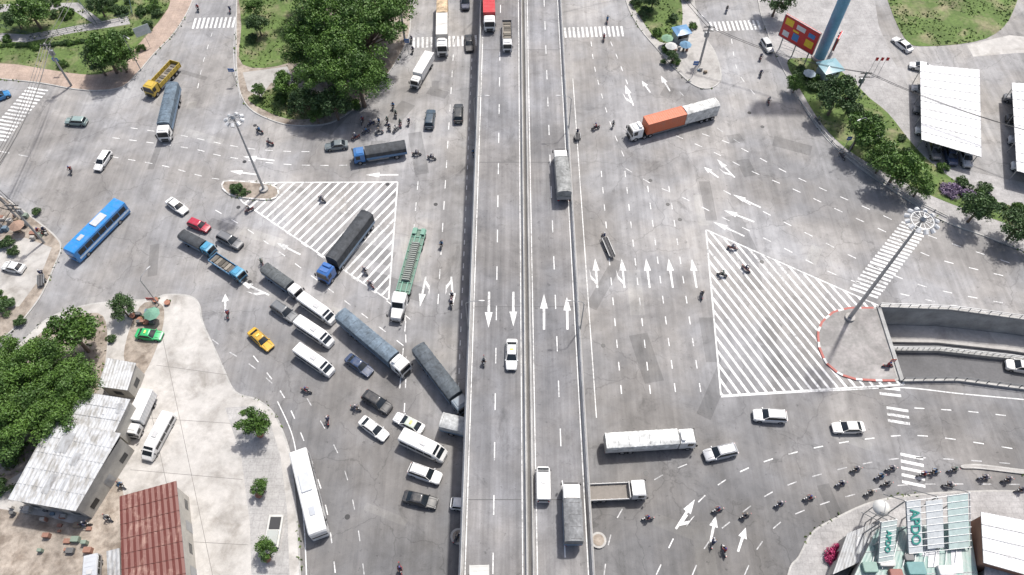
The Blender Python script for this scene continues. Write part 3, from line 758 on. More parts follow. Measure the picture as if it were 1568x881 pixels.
V('cargo_truck',(541,240),(622,228),'truck',cabc=(.04,.16,.4),cargo='tarp',cc=TD,H=2.7,cc2=(.05,.15,.3))
V('sedan_car',(497,224),(533,221),'car',col=(.16,.19,.2))
V('suv_car',(660,164),(657,201),'car',col=(.05,.08,.11),kind='suv'); V('suv_car',(702,156),(702,191),'car',col=(.05,.055,.06),kind='suv')
V('box_truck',(635,136),(658,81),'truck',cabc=WHT,cargo='box',cc=WHT,H=2.8,size='s')
V('container_truck',(678,88),(677,-8),'truck',cabc=WHT,cargo='two',cc=(.66,.64,.60),cc2=(.50,.38,.25),H=3.6,size='l',axles=4)
V('suv_car',(713,20),(712,-14),'car',col=(.04,.05,.09),kind='suv'); V('sedan_car',(719,82),(717,50),'car',col=BK)
V('box_truck',(203,670),(228,600),'truck',cabc=WHT,cargo='box',cc=WHT,H=2.9,size='s'); V('minibus',(224,706),(260,632),'van',col=WHT)
V('taxi',(250,517),(207,508),'car',col=(.03,.42,.14),kind='taxi'); V('sedan_car',(2,403),(38,415),'car',col=WHT)
V('sedan_car',(12,144),(-14,150),'car',col=(.03,.2,.45)); V('van',(142,900),(140,856),'van',col=(.5,.52,.55),H=1.9)
V('container_truck',(750,50),(748,-25),'truck',z0=DZ,cabc=WHT,cargo='box',cc=(.50,.03,.04),H=3.2,size='m',axles=3)
V('flatbed_truck',(777,82),(776,26),'truck',z0=DZ,cabc=(.6,.6,.6),cargo='flat',cc=(.16,.16,.17),H=2.4,size='s',load=.5)
V('cargo_truck',(858,225),(863,311),'truck',z0=DZ,cabc=WHT,cargo='tarp',cc=(.25,.255,.25),H=3.2,cc2=(.3,.3,.3),axles=3)
V('taxi',(783,569),(784,517),'car',z0=DZ,col=WHT,kind='taxi'); V('minivan',(832,710),(832,771),'van',z0=DZ,col=WHT,H=1.8,W2=.93)
V('cargo_truck',(875,737),(877,838),'truck',z0=DZ,cabc=WHT,cargo='tarp',cc=(.19,.195,.20),H=3.2,size='m',axles=3)
V('cargo_truck',(735,975),(734,866),'truck',z0=DZ,cabc=WHT,cargo='box',cc=(.5,.5,.48),H=2.8)
V('container_truck',(962,208),(1098,160),'truck',cabc=WHT,cargo='two',cc=(.56,.15,.07),cc2=(.6,.6,.58),H=3.9,size='l',axles=4)
V('cargo_truck',(1065,669),(925,683),'truck',cabc=WHT,cargo='tarp',cc=(.62,.63,.62),H=3.3,size='l',axles=3,cc2=(.6,.6,.6))
V('flatbed_truck',(989,750),(890,757),'truck',cabc=WHT,cargo='flat',cc=(.5,.5,.5),H=2.2,axles=3)
V('suv_car',(1075,701),(1131,685),'car',col=SIL,kind='suv'); V('suv_car',(1150,637),(1208,637),'car',col=WHT,kind='suv')
V('sedan_car',(1273,657),(1325,652),'car',col=(.7,.69,.66))
V('sedan_car',(1366,54),(1398,82),'car',col=WHT); V('hatchback_car',(1180,82),(1170,57),'car',col=(.55,.55,.55),kind='hatch')
build_car(4.5,WHT,'suv').obj('suv_car',(82.8,55.0,-4.68),math.radians(168))
for i,(x,y) in enumerate(((1400,100),(1403,135),(1406,168),(1409,200))):
    V('parked_car',(x-8,y),(x+26,y+3),'car',z0=.15,col=[WHT,SIL,GRY,WHT][i],kind='sedan')
for i,(x,y) in enumerate(((1430,235),(1455,243),(1478,246))): V('parked_car',(x+3,y+12),(x-2,y-22),'car',z0=.15,col=[GRY,NAVY,SIL][i],kind='suv')
for i,(x,y) in enumerate(((1538,150),(1541,182),(1545,215),(1550,255))):
    V('parked_car',(x-2,y),(x+34,y+3),'car',z0=.15,col=[GRY,BK,SIL,WHT][i],kind='suv')
# ------------------------------------------------------------------ trees
def crown(n_leaf,leaf,nc,cr,seed,flat_=.8,cz=1.15):
    r=np.random.RandomState(seed); V=[];Fc=[];T=[]
    cs=[]
    for i in range(nc):
        d=r.normal(size=3); d/=np.linalg.norm(d); 
        if d[2]<-.5: d[2]*=-.5
        rad=r.uniform(.45,.86); s=r.uniform(.6,1.35)*cr
        cs.append((d*rad*np.array([1,1,flat_])+np.array([0,0,cz]),s,r.uniform(0,1)))
    for k in range(n_leaf):
        c,s,tn=cs[r.randint(nc)]
        d=r.normal(size=3); d/=np.linalg.norm(d); d[2]=abs(d[2])*.9-.15 if r.rand()<.7 else d[2]
        p=c+d*s*(r.uniform(.5,1.15))*np.array([1,1,.8])
        nrm=d+r.normal(size=3)*.6; nrm/=np.linalg.norm(nrm)
        a=np.cross(nrm,r.normal(size=3)); a/=np.linalg.norm(a); b2=np.cross(nrm,a); l=leaf*r.uniform(.6,1.4)
        o=len(V); V+= [tuple(p-a*l),tuple(p-b2*l*.55+nrm*l*.15),tuple(p+a*l),tuple(p+b2*l*.55+nrm*l*.15)]
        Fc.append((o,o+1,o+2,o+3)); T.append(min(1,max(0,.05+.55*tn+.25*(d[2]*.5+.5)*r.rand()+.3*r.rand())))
    return V,Fc,T,cs
def tree_mesh(name,n,leaf,nc,cr,seed,mat=LEAF,trunk=True,flat_=.8,cz=1.15):
    V_,F_,T_,cs=crown(n,leaf,nc,cr,seed,flat_,cz); nl=len(F_)
    b=MB()
    if trunk:
        b.bar((0,0,0),(.02,.01,.55),.075,BARK,8,.055); b.bar((.02,.01,.55),(0,0,1.1),.055,BARK,8,.03)
        for c,s,_ in cs[::2]: 
            z=.5+.3*random.random(); b.bar((.01,0,z),tuple(c),.03,BARK,5,.008)
    o=len(V_); me=bpy.data.meshes.new(name); me.from_pydata(V_+b.v,[],F_+[tuple(i+o for i in f) for f in b.f])
    me.materials.append(mat); me.materials.append(BARK)
    me.polygons.foreach_set('material_index',[0]*nl+[1]*len(b.f))
    at=me.attributes.new('tint','FLOAT','FACE'); at.data.foreach_set('value',np.array(T_+[0]*len(b.f),dtype=np.float32))
    return me
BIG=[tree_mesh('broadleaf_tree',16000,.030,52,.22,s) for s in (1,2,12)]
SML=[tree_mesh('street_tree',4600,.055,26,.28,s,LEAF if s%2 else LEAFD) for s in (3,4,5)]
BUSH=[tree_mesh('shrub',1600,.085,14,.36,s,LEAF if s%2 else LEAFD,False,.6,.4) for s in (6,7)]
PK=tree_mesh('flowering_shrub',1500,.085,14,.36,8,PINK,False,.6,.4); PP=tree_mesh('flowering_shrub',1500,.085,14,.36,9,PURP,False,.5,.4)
def tree(px,py,r,big=False,k=None,zs=1.0):
    me=random.choice(BIG if big else SML) if k is None else (BIG if big else SML)[k]
    g=P(px,py,1.15*r*zs); o=link('broadleaf_tree' if big else 'street_tree',me,(g.x,g.y,.1),random.uniform(0,6.28),(r,r*random.uniform(.88,1.12),r*zs)); return o
def bush(px,py,r,me=None,name='shrub'):
    g=P(px,py,.4*r); s=r; return link(name,me or random.choice(BUSH),(g.x,g.y,.1),random.uniform(0,6.28),(s,s*random.uniform(.8,1.2),s))
for x,y,r in ((500,28,8.0),(560,45,8.2),(505,100,7.6),(548,118,6.6),(470,70,6.0),(585,10,7),(540,-30,8),(470,-20,6.5)): tree(x,y,r,True)
for x,y,r in ((395,38,2.6),(388,12,2.2),(470,157,3.4),(440,128,3.2),(512,160,3.6),(395,140,1.6),(485,178,1.8)): tree(x,y,r)
for x,y,r in ((455,160,2.4),(500,172,1.8),(430,150,1.6),(385,60,1.4),(540,160,1.8),(575,125,1.6)): bush(x,y,r)
for x,y,r in ((160,78,5.0),(148,92,3.6),(182,88,3.4),(45,16,4.2),(22,28,2.6),(150,6,3.0),(178,60,2.6)): tree(x,y,r)
for i in range(26):
    bush(random.choice([random.uniform(-10,240),random.uniform(60,240)]),random.uniform(-5,22),random.uniform(.7,1.5))
for i in range(34):
    t=i/33; x=-5+t*205; y=70+(12*math.sin(t*2.4)) -t*28; bush(x,y,random.uniform(.6,1.0),name='hedge')
for x,y,r in ((12,60,1.2),(55,75,.9),(95,100,1.3),(228,40,1.6),(215,75,1.2),(240,20,1.5),(100,20,2),(190,18,1.6)): bush(x,y,r)
for x,y,r in ((10,600,5.6),(55,560,5.2),(95,590,5.0),(30,650,5.4),(80,635,4.6),(-20,620,6),(118,612,4.0),(0,560,4.5)): tree(x,y,r,True)
for x,y,r in ((112,515,4.4),(186,472,2.4),(386,652,2.9),(400,748,1.5),(411,840,1.9)): tree(x,y,r)
for x,y,r in ((5,745,1.6),(15,690,2.5),(60,740,1.2),(170,520,1),(20,385,1.3),(8,372,1.5),(12,470,1.6),(0,455,1.4),(30,492,1.2),(55,325,1.0)): bush(x,y,r)
for x,y,r in ((1282,147,4.4),(1318,200,4.2),(1380,252,4.6),(1500,318,3.6),(1562,345,3.6),(1220,128,2.2),(1192,-2,4.0),(1345,228,3),(1610,362,3.5),(1350,250,2.6),(1410,285,2.6)): tree(x,y,r)
for i in range(34):
    t=random.random(); x=1225+t*350; y=115+ (235*t if t<.5 else 118+ (t-.5)*200*1.05)+random.uniform(-10,12); bush(x,y,random.uniform(.9,1.7))
for x,y in ((1448,290),(1462,287),(1475,296),(1458,298),(1485,300)): bush(x,y,1.3,PP,'flowering_shrub')
for x,y,r in ((365,291,1.5),(357,288,1.0),(376,294,.9)): bush(x,y,r)
for x,y,r in ((1277,848,1.5),(1272,856,1.1),(1283,842,1.0)): bush(x,y,r,PK,'flowering_shrub')
for x,y,r in ((990,20,1.8),(1005,50,1.4),(1022,75,1.6),(1035,95,1.2),(975,5,1.6),(1030,30,1.5),(1050,-5,1.8),(1060,40,1.2),(1015,95,.8)): bush(x,y,r)
for x,y,r in ((1030,88,1.6),(1000,0,2.6)): tree(x,y,r)
# ------------------------------------------------------------------ buildings
def tin(name,col,col2,rough=.5,lo=.45,hi=.65):
    m,nt,b=newmat(name); g=coord(nt,'pos'); 
    n1=noise(nt,g,.5,6,.75,.5); n2=noise(nt,coord(nt,'pos',(2.5,.3,1)),1,4)
    f=mrange(nt,mth(nt,'ADD',mth(nt,'MULTIPLY',n1,.6),mth(nt,'MULTIPLY',n2,.4)),lo,hi,0,1)
    nt.links.new(mixc(nt,f,col,col2),b.inputs['Base Color']); b.inputs['Roughness'].default_value=rough; return m
TINW=tin('white_corrugated_roof',(.52,.53,.54),(.30,.29,.27),lo=.46,hi=.6); TINR=tin('rusty_corrugated_roof',(.14,.042,.032),(.26,.14,.11),lo=.52,hi=.62); TING=tin('green_corrugated_roof',(.24,.36,.33),(.42,.44,.42))
TINB=tin('grey_corrugated_roof',(.40,.41,.42),(.20,.19,.18)); TINC=tin('canopy_sheet',(.60,.60,.61),(.40,.40,.40),lo=.5,hi=.7)
WALL=noisy('rendered_wall',(.42,.40,.36),.9,((.6,.8,1.1),(5,.9,1.08)),'obj')
def corr(b,A,B,C,D,mat,pitch=.45,amp=.05,th=.06):
    n=max(4,int((B-A).length/pitch)*2); up=Vector((0,0,1)); vs=[];fs=[]
    for i in range(n+1):
        t=i/n; z=amp if i%2 else 0
        vs.append(A.lerp(B,t)+up*z); vs.append(D.lerp(C,t)+up*z)
    for i in range(n): fs.append((2*i,2*i+1,2*i+3,2*i+2))
    b.add(vs,fs,mat)
    vs2=[v-up*th for v in vs]; b.add(vs2,[f[::-1] for f in fs],mat)
    for (p,q) in ((A,B),(B,C),(C,D),(D,A)):
        b.add([p-up*th*1.5,q-up*th*1.5,q+up*.03,p+up*.03],[(0,1,2,3)],STEEL)
RLAP=flat('red_roof_lap',(.10,.035,.028),.8)
def shed(name,px,h,roof,walls=True,dh=.8,pitch=.45,wall=WALL,amp=.05,strips=0,patch=0,lap=None):
    A,B,C,D=[P(p[0],p[1],h) for p in px]; b=MB(); up=Vector((0,0,1))
    A2,B2=A+up*dh,B+up*dh; corr(b,A2,B2,C,D,roof,pitch,amp)
    r_=random.Random(int(px[0][0]))
    def at(t,s,z=.09): return A2.lerp(B2,t).lerp(D.lerp(C,t),s)+up*z
    for k in range(strips):
        s=(k+1)/(strips+1); b.bar(at(0,s,.05),at(1,s,.05),.05,lap or TINB)
    for k in range(patch):
        t=r_.uniform(0,.85); s=r_.uniform(0,.7); t2=t+r_.uniform(.05,.12); s2=s+r_.uniform(.15,.3); z=.075+.006*k
        b.add([at(t,s,z),at(t,s2,z),at(t2,s2,z),at(t2,s,z)],[(0,1,2,3)],r_.choice([TINB,TINC,TINB]))
    cen=(A+B+C+D)/4; q=[cen+(p-cen)*.93 for p in (A,B,C,D)]
    if walls:
        for i in range(4):
            p,r=q[i],q[(i+1)%4]
            b.add([(p.x,p.y,0),(r.x,r.y,0),(r.x,r.y,h-.1),(p.x,p.y,h-.1)],[(0,1,2,3)],wall)
            d=(r-p); L=d.length; d.normalize(); nn=Vector((d.y,-d.x,0)); 
            if nn.dot((p+r)/2-cen)<0: nn=-nn
            k=int(L//3)
            for j in range(k):
                s=p+d*(L*(j+.5)/k); hgt=2.4 if j%2 else 1.2; zb=.15 if j%2 else 1.0
                e=.7; a1=s-d*e+nn*.03; a2=s+d*e+nn*.03
                b.add([(a1.x,a1.y,zb),(a2.x,a2.y,zb),(a2.x,a2.y,zb+hgt),(a1.x,a1.y,zb+hgt)],[(0,1,2,3)],GLASS if j%2==0 else STEEL)
    else:
        for i in range(4):
            p,r=q[i],q[(i+1)%4]
            for t in (0,.33,.66): s=p.lerp(r,t); b.bar((s.x,s.y,0),(s.x,s.y,h),.08,STEEL,6)
            b.bar((p.x,p.y,h-.12),(r.x,r.y,h-.12),.09,STEEL)
    return b.obj(name,smooth=0)
shed('corrugated_warehouse',[(84,648),(190,668),(116,783),(12,765)],5,TINW,dh=1.0,pitch=.6,amp=.09,strips=4,patch=5)
shed('corrugated_shed',[(128,602),(202,614),(176,662),(98,650)],5.2,TINW,dh=.5,patch=3,strips=2)
shed('small_shed',[(166,550),(210,558),(195,598),(150,592)],3.5,TINW,dh=.4)
shed('rusty_roof_house',[(185,762),(272,738),(290,930),(188,945)],5,TINR,dh=.4,pitch=.7,strips=7,amp=.08,lap=RLAP)
shed('lean_to_shed',[(164,845),(184,840),(186,940),(168,945)],3,TINB,dh=.2)
shed('parking_canopy',[(1407,102),(1498,110),(1503,241),(1411,214)],3.4,TINC,walls=False,dh=.5,pitch=.9,amp=.08,strips=9)
shed('parking_canopy',[(1547,130),(1640,135),(1670,292),(1557,262)],3.4,TINC,walls=False,dh=.5,pitch=.9,amp=.08,strips=9)
shed('shop_building',[(1340,812),(1480,800),(1510,960),(1270,960)],5.5,TING,dh=.6,patch=9,strips=3)
shed('shop_annex',[(1296,818),(1346,798),(1340,850),(1275,880)],3.2,TINB,dh=.3,patch=2)
shed('roadside_building',[(1500,785),(1640,812),(1640,900),(1506,862)],8,TINC,dh=.3,wall=noisy('brick_wall',(.30,.16,.11),.9,((.5,.8,1.1),),'obj'),patch=2,strips=3)
shed('shop_building',[(1506,868),(1640,905),(1640,960),(1500,960)],6,TINB,dh=.3)
b=MB()
for (x,y,s,col) in ((1355,860,1.0,(.5,.5,.48)),(1400,872,1.1,(.12,.25,.25)),(1445,875,.9,(.5,.5,.5)),(1370,880,.8,(.25,.1,.08)),(1540,850,1.2,(.3,.3,.3)),(1330,870,.9,(.2,.3,.26)),(1530,800,.8,(.3,.12,.1)),(1390,855,.6,(.15,.15,.15))):
    g=P(x,y,5.9); b.box(g.x-s,g.x+s,g.y-s*.7,g.y+s*.7,5.6,6.4+.2*s,flat('rooftop_unit',col,.6),.12)
for k in range(9):
    g=P(1335+k*16,866+6*math.sin(k*2.1),6.2); e=P(1348+k*15,812,6.2); b.bar(g,e,.05,STEEL)
b.obj('rooftop_equipment')
def uv_tank(name,x,y,h,r,mat):
    g=P(x,y,h); b=MB(); rings=[]
    for i in range(7):
        a=-math.pi/2+math.pi*i/6; rr=max(.02,r*math.cos(a)); rings.append([(rr*math.cos(t*math.pi/8),rr*math.sin(t*math.pi/8),h+r*.75*math.sin(a)) for t in range(16)])
    b.loft(rings,mat)
    for k in range(3): a=k*2.09; b.bar((r*.6*math.cos(a),r*.6*math.sin(a),0),(r*.6*math.cos(a),r*.6*math.sin(a),h-.3),.08,STEEL)
    b.obj(name,(g.x,g.y,0))
uv_tank('water_tank',1350,778,5,1.15,paint((.62,.62,.6)))
SIGNW=flat('sign_white',(.62,.64,.64),.5); SIGNG=flat('sign_green',(.06,.30,.25),.5); SIGNP=flat('sign_pale_green',(.50,.60,.57),.5)
def rooftop_sign(name,px,txt,size,panels):
    """a sloping framed sign on the roof"""
    A,B,C,D=[P(q[0],q[1],q[2]) for q in px]; b=MB()
    nrm=(B-A).cross(D-A).normalized()
    if nrm.z<0: nrm=-nrm
    def at(u,v,o=0): 
        return A.lerp(B,u).lerp(D.lerp(C,u),v)+nrm*o
    for (u0,u1,v0,v1,mt) in panels:
        q=[at(u0,v0),at(u1,v0),at(u1,v1),at(u0,v1)]; q2=[p-nrm*.12 for p in q]
        b.loft([q2,q],mt)
    for k in range(9): b.bar(at(0,k/8,.03),at(1,k/8,.03),.045,STEEL)
    for k in range(7): b.bar(at(k/6,0,-.2),at(k/6,1,-.2),.06,STEEL)
    for u in (0,.5,1):
        for v in (0,.5,1): p=at(u,v,-.2); b.bar((p.x,p.y,0),p,.1,STEEL,6)
        p=at(u,1,-.2); b.bar(p,(p.x,p.y+2.5,p.z*.5),.06,STEEL)
    o=b.obj(name,smooth=0)
    cu=bpy.data.curves.new('lettering','FONT'); cu.body=txt; cu.size=size; cu.extrude=.04; cu.align_x='CENTER'; cu.align_y='CENTER'; cu.offset=.02
    t=bpy.data.objects.new('lettering',cu); COL.objects.link(t)
    bpy.context.view_layer.update(); dg=bpy.context.evaluated_depsgraph_get()
    me=bpy.data.meshes.new_from_object(t.evaluated_get(dg)); bpy.data.objects.remove(t)
    me.materials.clear(); me.materials.append(SIGNG)
    X=(A-D).normalized(); Z=nrm; Y=Z.cross(X)
    M=Matrix((X,Y,Z)).transposed().to_4x4(); M.translation=at(panels[0][0]*.5+panels[0][1]*.5,.5,.1)
    lt=bpy.data.objects.new('lettering',me); COL.objects.link(lt); lt.parent=o; lt.matrix_local=M
rooftop_sign('shop_sign',[(1392,848,6.6),(1488,838,6.6),(1486,755,10.5),(1388,768,10.5)],'APDO',1.7,[(0,.22,0,1,SIGNW),(.30,.56,.05,.95,SIGNW),(.64,.96,0,1,SIGNP)])
rooftop_sign('shop_sign',[(1345,862,6.6),(1368,858,6.6),(1374,796,9.2),(1350,800,9.2)],'APDO',1.0,[(0,1,0,1,flat('sign_grey',(.46,.52,.50),.5))])
def panel(name,c,wd,ht,z,rz,mat,frame=STEEL,legs=True,extra=None,th=.15):
    b=MB(); b.box(-wd/2,wd/2,-th,th,z,z+ht,mat)
    e=.08
    for a1,a2 in (((-wd/2,z),(wd/2,z)),((-wd/2,z+ht),(wd/2,z+ht)),((-wd/2,z),(-wd/2,z+ht)),((wd/2,z),(wd/2,z+ht))): b.bar((a1[0],-th,a1[1]),(a2[0],-th,a2[1]),e,frame)
    if legs:
        for x in (-wd*.38,0,wd*.38): b.bar((x,th+.15,0),(x,th+.15,z+ht),.13,STEEL,6)
        for k in range(4): b.bar((-wd*.38,th+.15,z*.2+k*z/4),(wd*.38 if k%2 else 0,th+.15,z*.2+(k+1)*z/4),.05,STEEL)
    if extra: extra(b,wd,ht,z,th)
    return b.obj(name,(c.x,c.y,0),rz)
def redart(b,wd,ht,z,th):
    Y=flat('sign_yellow',(.75,.5,.03),.5); Bc=flat('sign_blue',(.05,.2,.45),.5)
    for k,(a,c,m,h0,h1) in enumerate(((-.44,-.22,Y,.62,.9),(-.15,.02,Bc,.15,.45),(.2,.42,Y,.2,.5),(-.42,-.25,SIGNW,.12,.35),(-.12,.12,SIGNW,.66,.85),(.22,.4,Bc,.62,.8),(-.18,-.02,Y,.5,.58))):
        b.box(wd*a,wd*c,-th-.03-.003*k,-th,z+ht*h0,z+ht*h1,m)
g=P(1213,82,1); panel('billboard',g,8.5,5.2,3.2,math.radians(-48),flat('sign_red',(.5,.03,.03),.5),extra=redart)
g=P(1276,78,1); panel('billboard',g,3,3,2.0,math.radians(60),flat('sign_red',(.5,.03,.03),.5),extra=redart)
g=P(1254,90); b=MB(); BLUE=flat('blue_column_paint',(.16,.36,.50),.5)
b.bar((g.x,g.y,0),(g.x,g.y,30),1.15,BLUE,24); b.bar((g.x,g.y,0),(g.x,g.y,.6),1.6,CONC,24)
for k in range(10): b.bar((g.x,g.y,3*k+1.5),(g.x,g.y,3*k+1.6),1.19,BLUE,24)
b.box(g.x-7,g.x+7,g.y-.6,g.y+.6,30,37,SIGNW); b.obj('billboard_column')
def kiosk(name,px,py,rc,s=1.4):
    g=P(px,py,1); b=MB(); b.box(-s,s,-s*.8,s*.8,.1,2.3,paint((.45,.5,.5)))
    b.box(-s*.8,s*.8,-s*.8-.03,-s*.79,1.1,2.0,GLASS)
    b.loft([hring(2.3,-s*1.25,s*1.25,s*1.1,.1),hring(2.42,-s*1.25,s*1.25,s*1.1,.1),hring(2.9,-s*.4,s*.4,s*.3,.1)],paint(rc)); b.obj(name,(g.x,g.y,0),.3)
kiosk('kiosk',1042,55,(.10,.24,.42)); kiosk('guard_booth',1268,110,(.2,.35,.4),1.8)
def parasol(px,py,col,r=1.3):
    g=P(px,py,2.2); b=MB(); b.bar((0,0,.1),(0,0,2.6),.04,STEEL,6)
    b.loft([[(r*math.cos(i*math.pi/4),r*math.sin(i*math.pi/4),2.1) for i in range(8)],[(.05*math.cos(i*math.pi/4),.05*math.sin(i*math.pi/4),2.7) for i in range(8)]],flat('parasol_cloth',col,.8)); b.obj('parasol',(g.x,g.y,0),smooth=0)
for x,y,c_ in ((1028,70,(.5,.5,.48)),(1050,68,(.14,.26,.38)),(1022,58,(.18,.3,.2)),(232,480,(.15,.30,.22)),(1272,108,(.35,.38,.4)),(25,345,(.3,.2,.15)),(150,690,(.1,.25,.5)),(1240,112,(.3,.36,.4)),(140,705,(.4,.38,.35))): parasol(x,y,c_)
b=MB(); r_=random.Random(4)
def crates(cx,cy,n,sx,sy):
    for i in range(n):
        g=P(cx+r_.uniform(-sx,sx),cy+r_.uniform(-sy,sy)); s=r_.uniform(.2,.55); c=r_.choice([(.25,.2,.15),(.4,.38,.35),(.14,.2,.26),(.12,.12,.12),(.28,.15,.11),(.2,.25,.2),(.45,.43,.40)])
        b.box(g.x-s,g.x+s,g.y-s*.7,g.y+s*.7,.13,.13+r_.uniform(.3,1.0),flat('stored_goods',c,.8),.04)
crates(150,720,18,14,35); crates(60,790,12,40,12); crates(22,345,14,20,14); crates(65,360,8,14,8); crates(232,488,8,18,10); crates(1040,70,8,18,10); crates(100,820,14,40,25); crates(1300,850,12,20,20); crates(1072,108,4,8,6)
b.obj('stored_goods')
# ------------------------------------------------------------------ street furniture
def mast(name,px,py,h,r=.28,heads=10):
    g=P(px,py); b=MB(); b.bar((0,0,0),(0,0,.5),.8,CONC,12); b.bar((0,0,.5),(0,0,h),r,STEEL,12,r*.5)
    R=1.5 if h>20 else 1.0
    for k in range(16):
        a=k*math.pi/8; c_=(k+1)*math.pi/8
        for zz in(h-.3,h-.9): b.bar((R*math.cos(a),R*math.sin(a),zz),(R*math.cos(c_),R*math.sin(c_),zz),.06,STEEL)
    for k in range(heads):
        a=2*math.pi*k/heads; ca,sa=math.cos(a),math.sin(a); b.bar((0,0,h-.3),(R*ca,R*sa,h-.3),.05,STEEL)
        q=Vector((R*1.25*ca,R*1.25*sa,h-.6)); b.bar(q+Vector((-ca*.25,-sa*.25,.25)),q+Vector((ca*.3,sa*.3,-.05)),.3,paint((.55,.56,.57)),8,.36)
    b.bar((0,0,h),(0,0,h+.5),.45,STEEL,12,.2); b.obj(name,(g.x,g.y,.1))
mast('high_mast_light',1300,488,26,.34,12); mast('high_mast_light',405,292,18,.24,8)
def lamp(name,g,z0,h,arm,rz,double=False):
    b=MB(); b.bar((0,0,0),(0,0,h-.6),.1,STEEL,8,.06)
    for s in ((1,-1) if double else (1,)):
        b.bar((0,0,h-.6),(s*.5,0,h-.1),.05,STEEL,6); b.bar((s*.5,0,h-.1),(s*arm,0,h+.15),.045,STEEL,6,.035)
        b.loft([[(s*arm+x,y,h+z) for x,y,z in ((-.1*s,-.06,.1),(-.1*s,.06,.1),(-.1*s,.06,.2),(-.1*s,-.06,.2))],[(s*arm+x,y,h+z) for x,y,z in ((.4*s,-.14,.1),(.4*s,.14,.1),(.4*s,.12,.2),(.4*s,-.12,.2))],[(s*arm+x,y,h+z) for x,y,z in ((.75*s,-.05,.14),(.75*s,.05,.14),(.75*s,.05,.18),(.75*s,-.05,.18))]],paint((.5,.5,.5)))
    b.obj(name,(g[0],g[1],z0),rz)
for y in (56,98,140,182,14): lamp('street_lamp',(BX1-.1,y),DZ,8,2.0,math.pi); lamp('street_lamp',(BX0+.1,y),DZ,8,2.0,0)
lamp('street_lamp',P(485,172),.1,9,2.2,math.radians(30)); lamp('street_lamp',P(1072,100),.1,10,2.4,math.radians(120))
lamp('street_lamp',P(216,108),.1,9,2,math.radians(-40)); lamp('street_lamp',P(244,468),.1,8,1.8,math.radians(60)); lamp('street_lamp',P(1300,232),.1,9,2,math.radians(210))
def upole(g,h=10):
    b=MB(); b.bar((0,0,0),(0,0,h),.24,CONC,8,.16)
    for z in(h-.5,h-1.4): b.box(-1.1,1.1,-.08,.08,z,z+.14,BLK)
    b.box(-.45,.45,.1,.6,h-3,h-1.9,STEEL,.05)
    for x in(-.9,-.3,.3,.9): b.bar((x,0,h-.4),(x,0,h-.15),.05,CONC,6)
    b.obj('utility_pole',(g.x,g.y,.1))
poles=[P(28,335),P(68,372),P(110,132),P(8,352),P(620,62),P(-30,300)]
for g in poles: upole(g,10.5)
for g in (P(1072,95),P(1300,165)): upole(g,9)
def cable(a,b_,sag=1.2,r=.055):
    b=MB(); n=14; pr=None
    for i in range(n+1):
        t=i/n; p=Vector(a).lerp(Vector(b_),t); p.z-=sag*4*t*(1-t)
        if pr is not None: b.bar(pr,p,r,BLK,3)
        pr=p
    b.obj('overhead_cable')
def top(g,dx=0,z=10.1): return (g.x+dx,g.y,z)
for d in(-.9,-.3,.3,.9):
    cable(top(poles[0],d),top(poles[2],d),1.5); cable(top(poles[0],d),top(poles[1],d),.3)
cable(top(poles[3],0,9.2),top(poles[2],0,9),2.4,.09); cable(top(poles[0],0,8.4),top(P(-80,400),0,8.5),.6,.08); cable(top(poles[1],.4),top(P(-60,520),.4,8.5),.8)
cable(top(poles[1],0,8.5),top(poles[3],0,8.5),.4,.08); cable(top(poles[5],0,9),top(poles[0],0,9),.4,.08)
for d in (-.5,.5): cable(top(poles[2],d),top(P(200,-60),d,12),1); cable(top(poles[0],d),top(poles[3],d),.2)
for d in(-.4,.4): cable(top(P(1072,95),d,8.8),top(P(1300,165),d,8.8),1.5); cable(top(P(1072,95),d,8.8),top(P(960,-60),d,9),1)
for d in(0,.5): cable(top(poles[4],d),(40,P(0,-40).y,11),.6,.04); cable((P(1300,165).x,P(1300,165).y+d,8.8),(P(1568,260).x,P(1568,260).y,8.5),1)
cable(top(poles[4],0),(-2,150,11),.3,.04)
def sign(px,py,col,h=3,w=1.2,hh=.8,rz=0,name='traffic_sign'):
    g=P(px,py); b=MB(); b.bar((0,0,0),(0,0,h+hh),.05,STEEL,6); b.box(-w/2,w/2,-.1,-.05,h,h+hh,flat('sign_face',col,.4),.05 if w<1 else 0)
    b.box(-w*.38,w*.38,-.115,-.1,h+hh*.42,h+hh*.56,SIGNW); b.obj(name,(g.x,g.y,.1),rz)
sign(230,72,(.55,.6,.58),3,3.2,2.2,.6,'notice_board'); sign(98,112,(.05,.15,.4)); sign(362,128,(.05,.15,.4)); sign(243,475,(.4,.05,.05))
sign(1290,232,(.05,.15,.4),3,.9,.9); sign(1060,118,(.05,.15,.4),3,1,1); sign(1360,560,(.5,.1,.05),1.4,.8,.8); sign(626,84,(.05,.15,.4),3,1,1,0)
for x in (1330,1338,1346):
    g=P(x,112); b=MB(); b.bar((0,0,0),(0,0,4),.04,STEEL,6); b.loft([[(.03,0,3.1),(.03,.02,3.1),(.03,.02,3.9),(.03,0,3.9)],[(.7,.15,2.9),(.7,.17,2.9),(.7,.17,3.7),(.7,.15,3.7)]],flat('flag_red',(.5,.02,.02),.8)); b.obj('flag',(g.x,g.y,.1))
def pxrail(name,px,h=1.0,mat=STEEL,step=1.8): rail(name,W(px),.14,h,step,mat,.035,3)
pxrail('park_fence',[(-60,40),(0,43),(60,60),(130,44),(205,28),(200,0)],1.1,flat('green_fence_paint',(.05,.09,.08),.5))
pxrail('park_fence',[(110,-10),(150,40)],1.1,flat('green_fence_paint',(.05,.09,.08),.5))
b=MB(); q=W([(1212,140),(1245,186),(1280,226),(1335,268),(1405,312),(1450,334)])
for i in range(len(q)-1): b.bar((q[i].x,q[i].y,.5),(q[i+1].x,q[i+1].y,.5),.12,KERB)
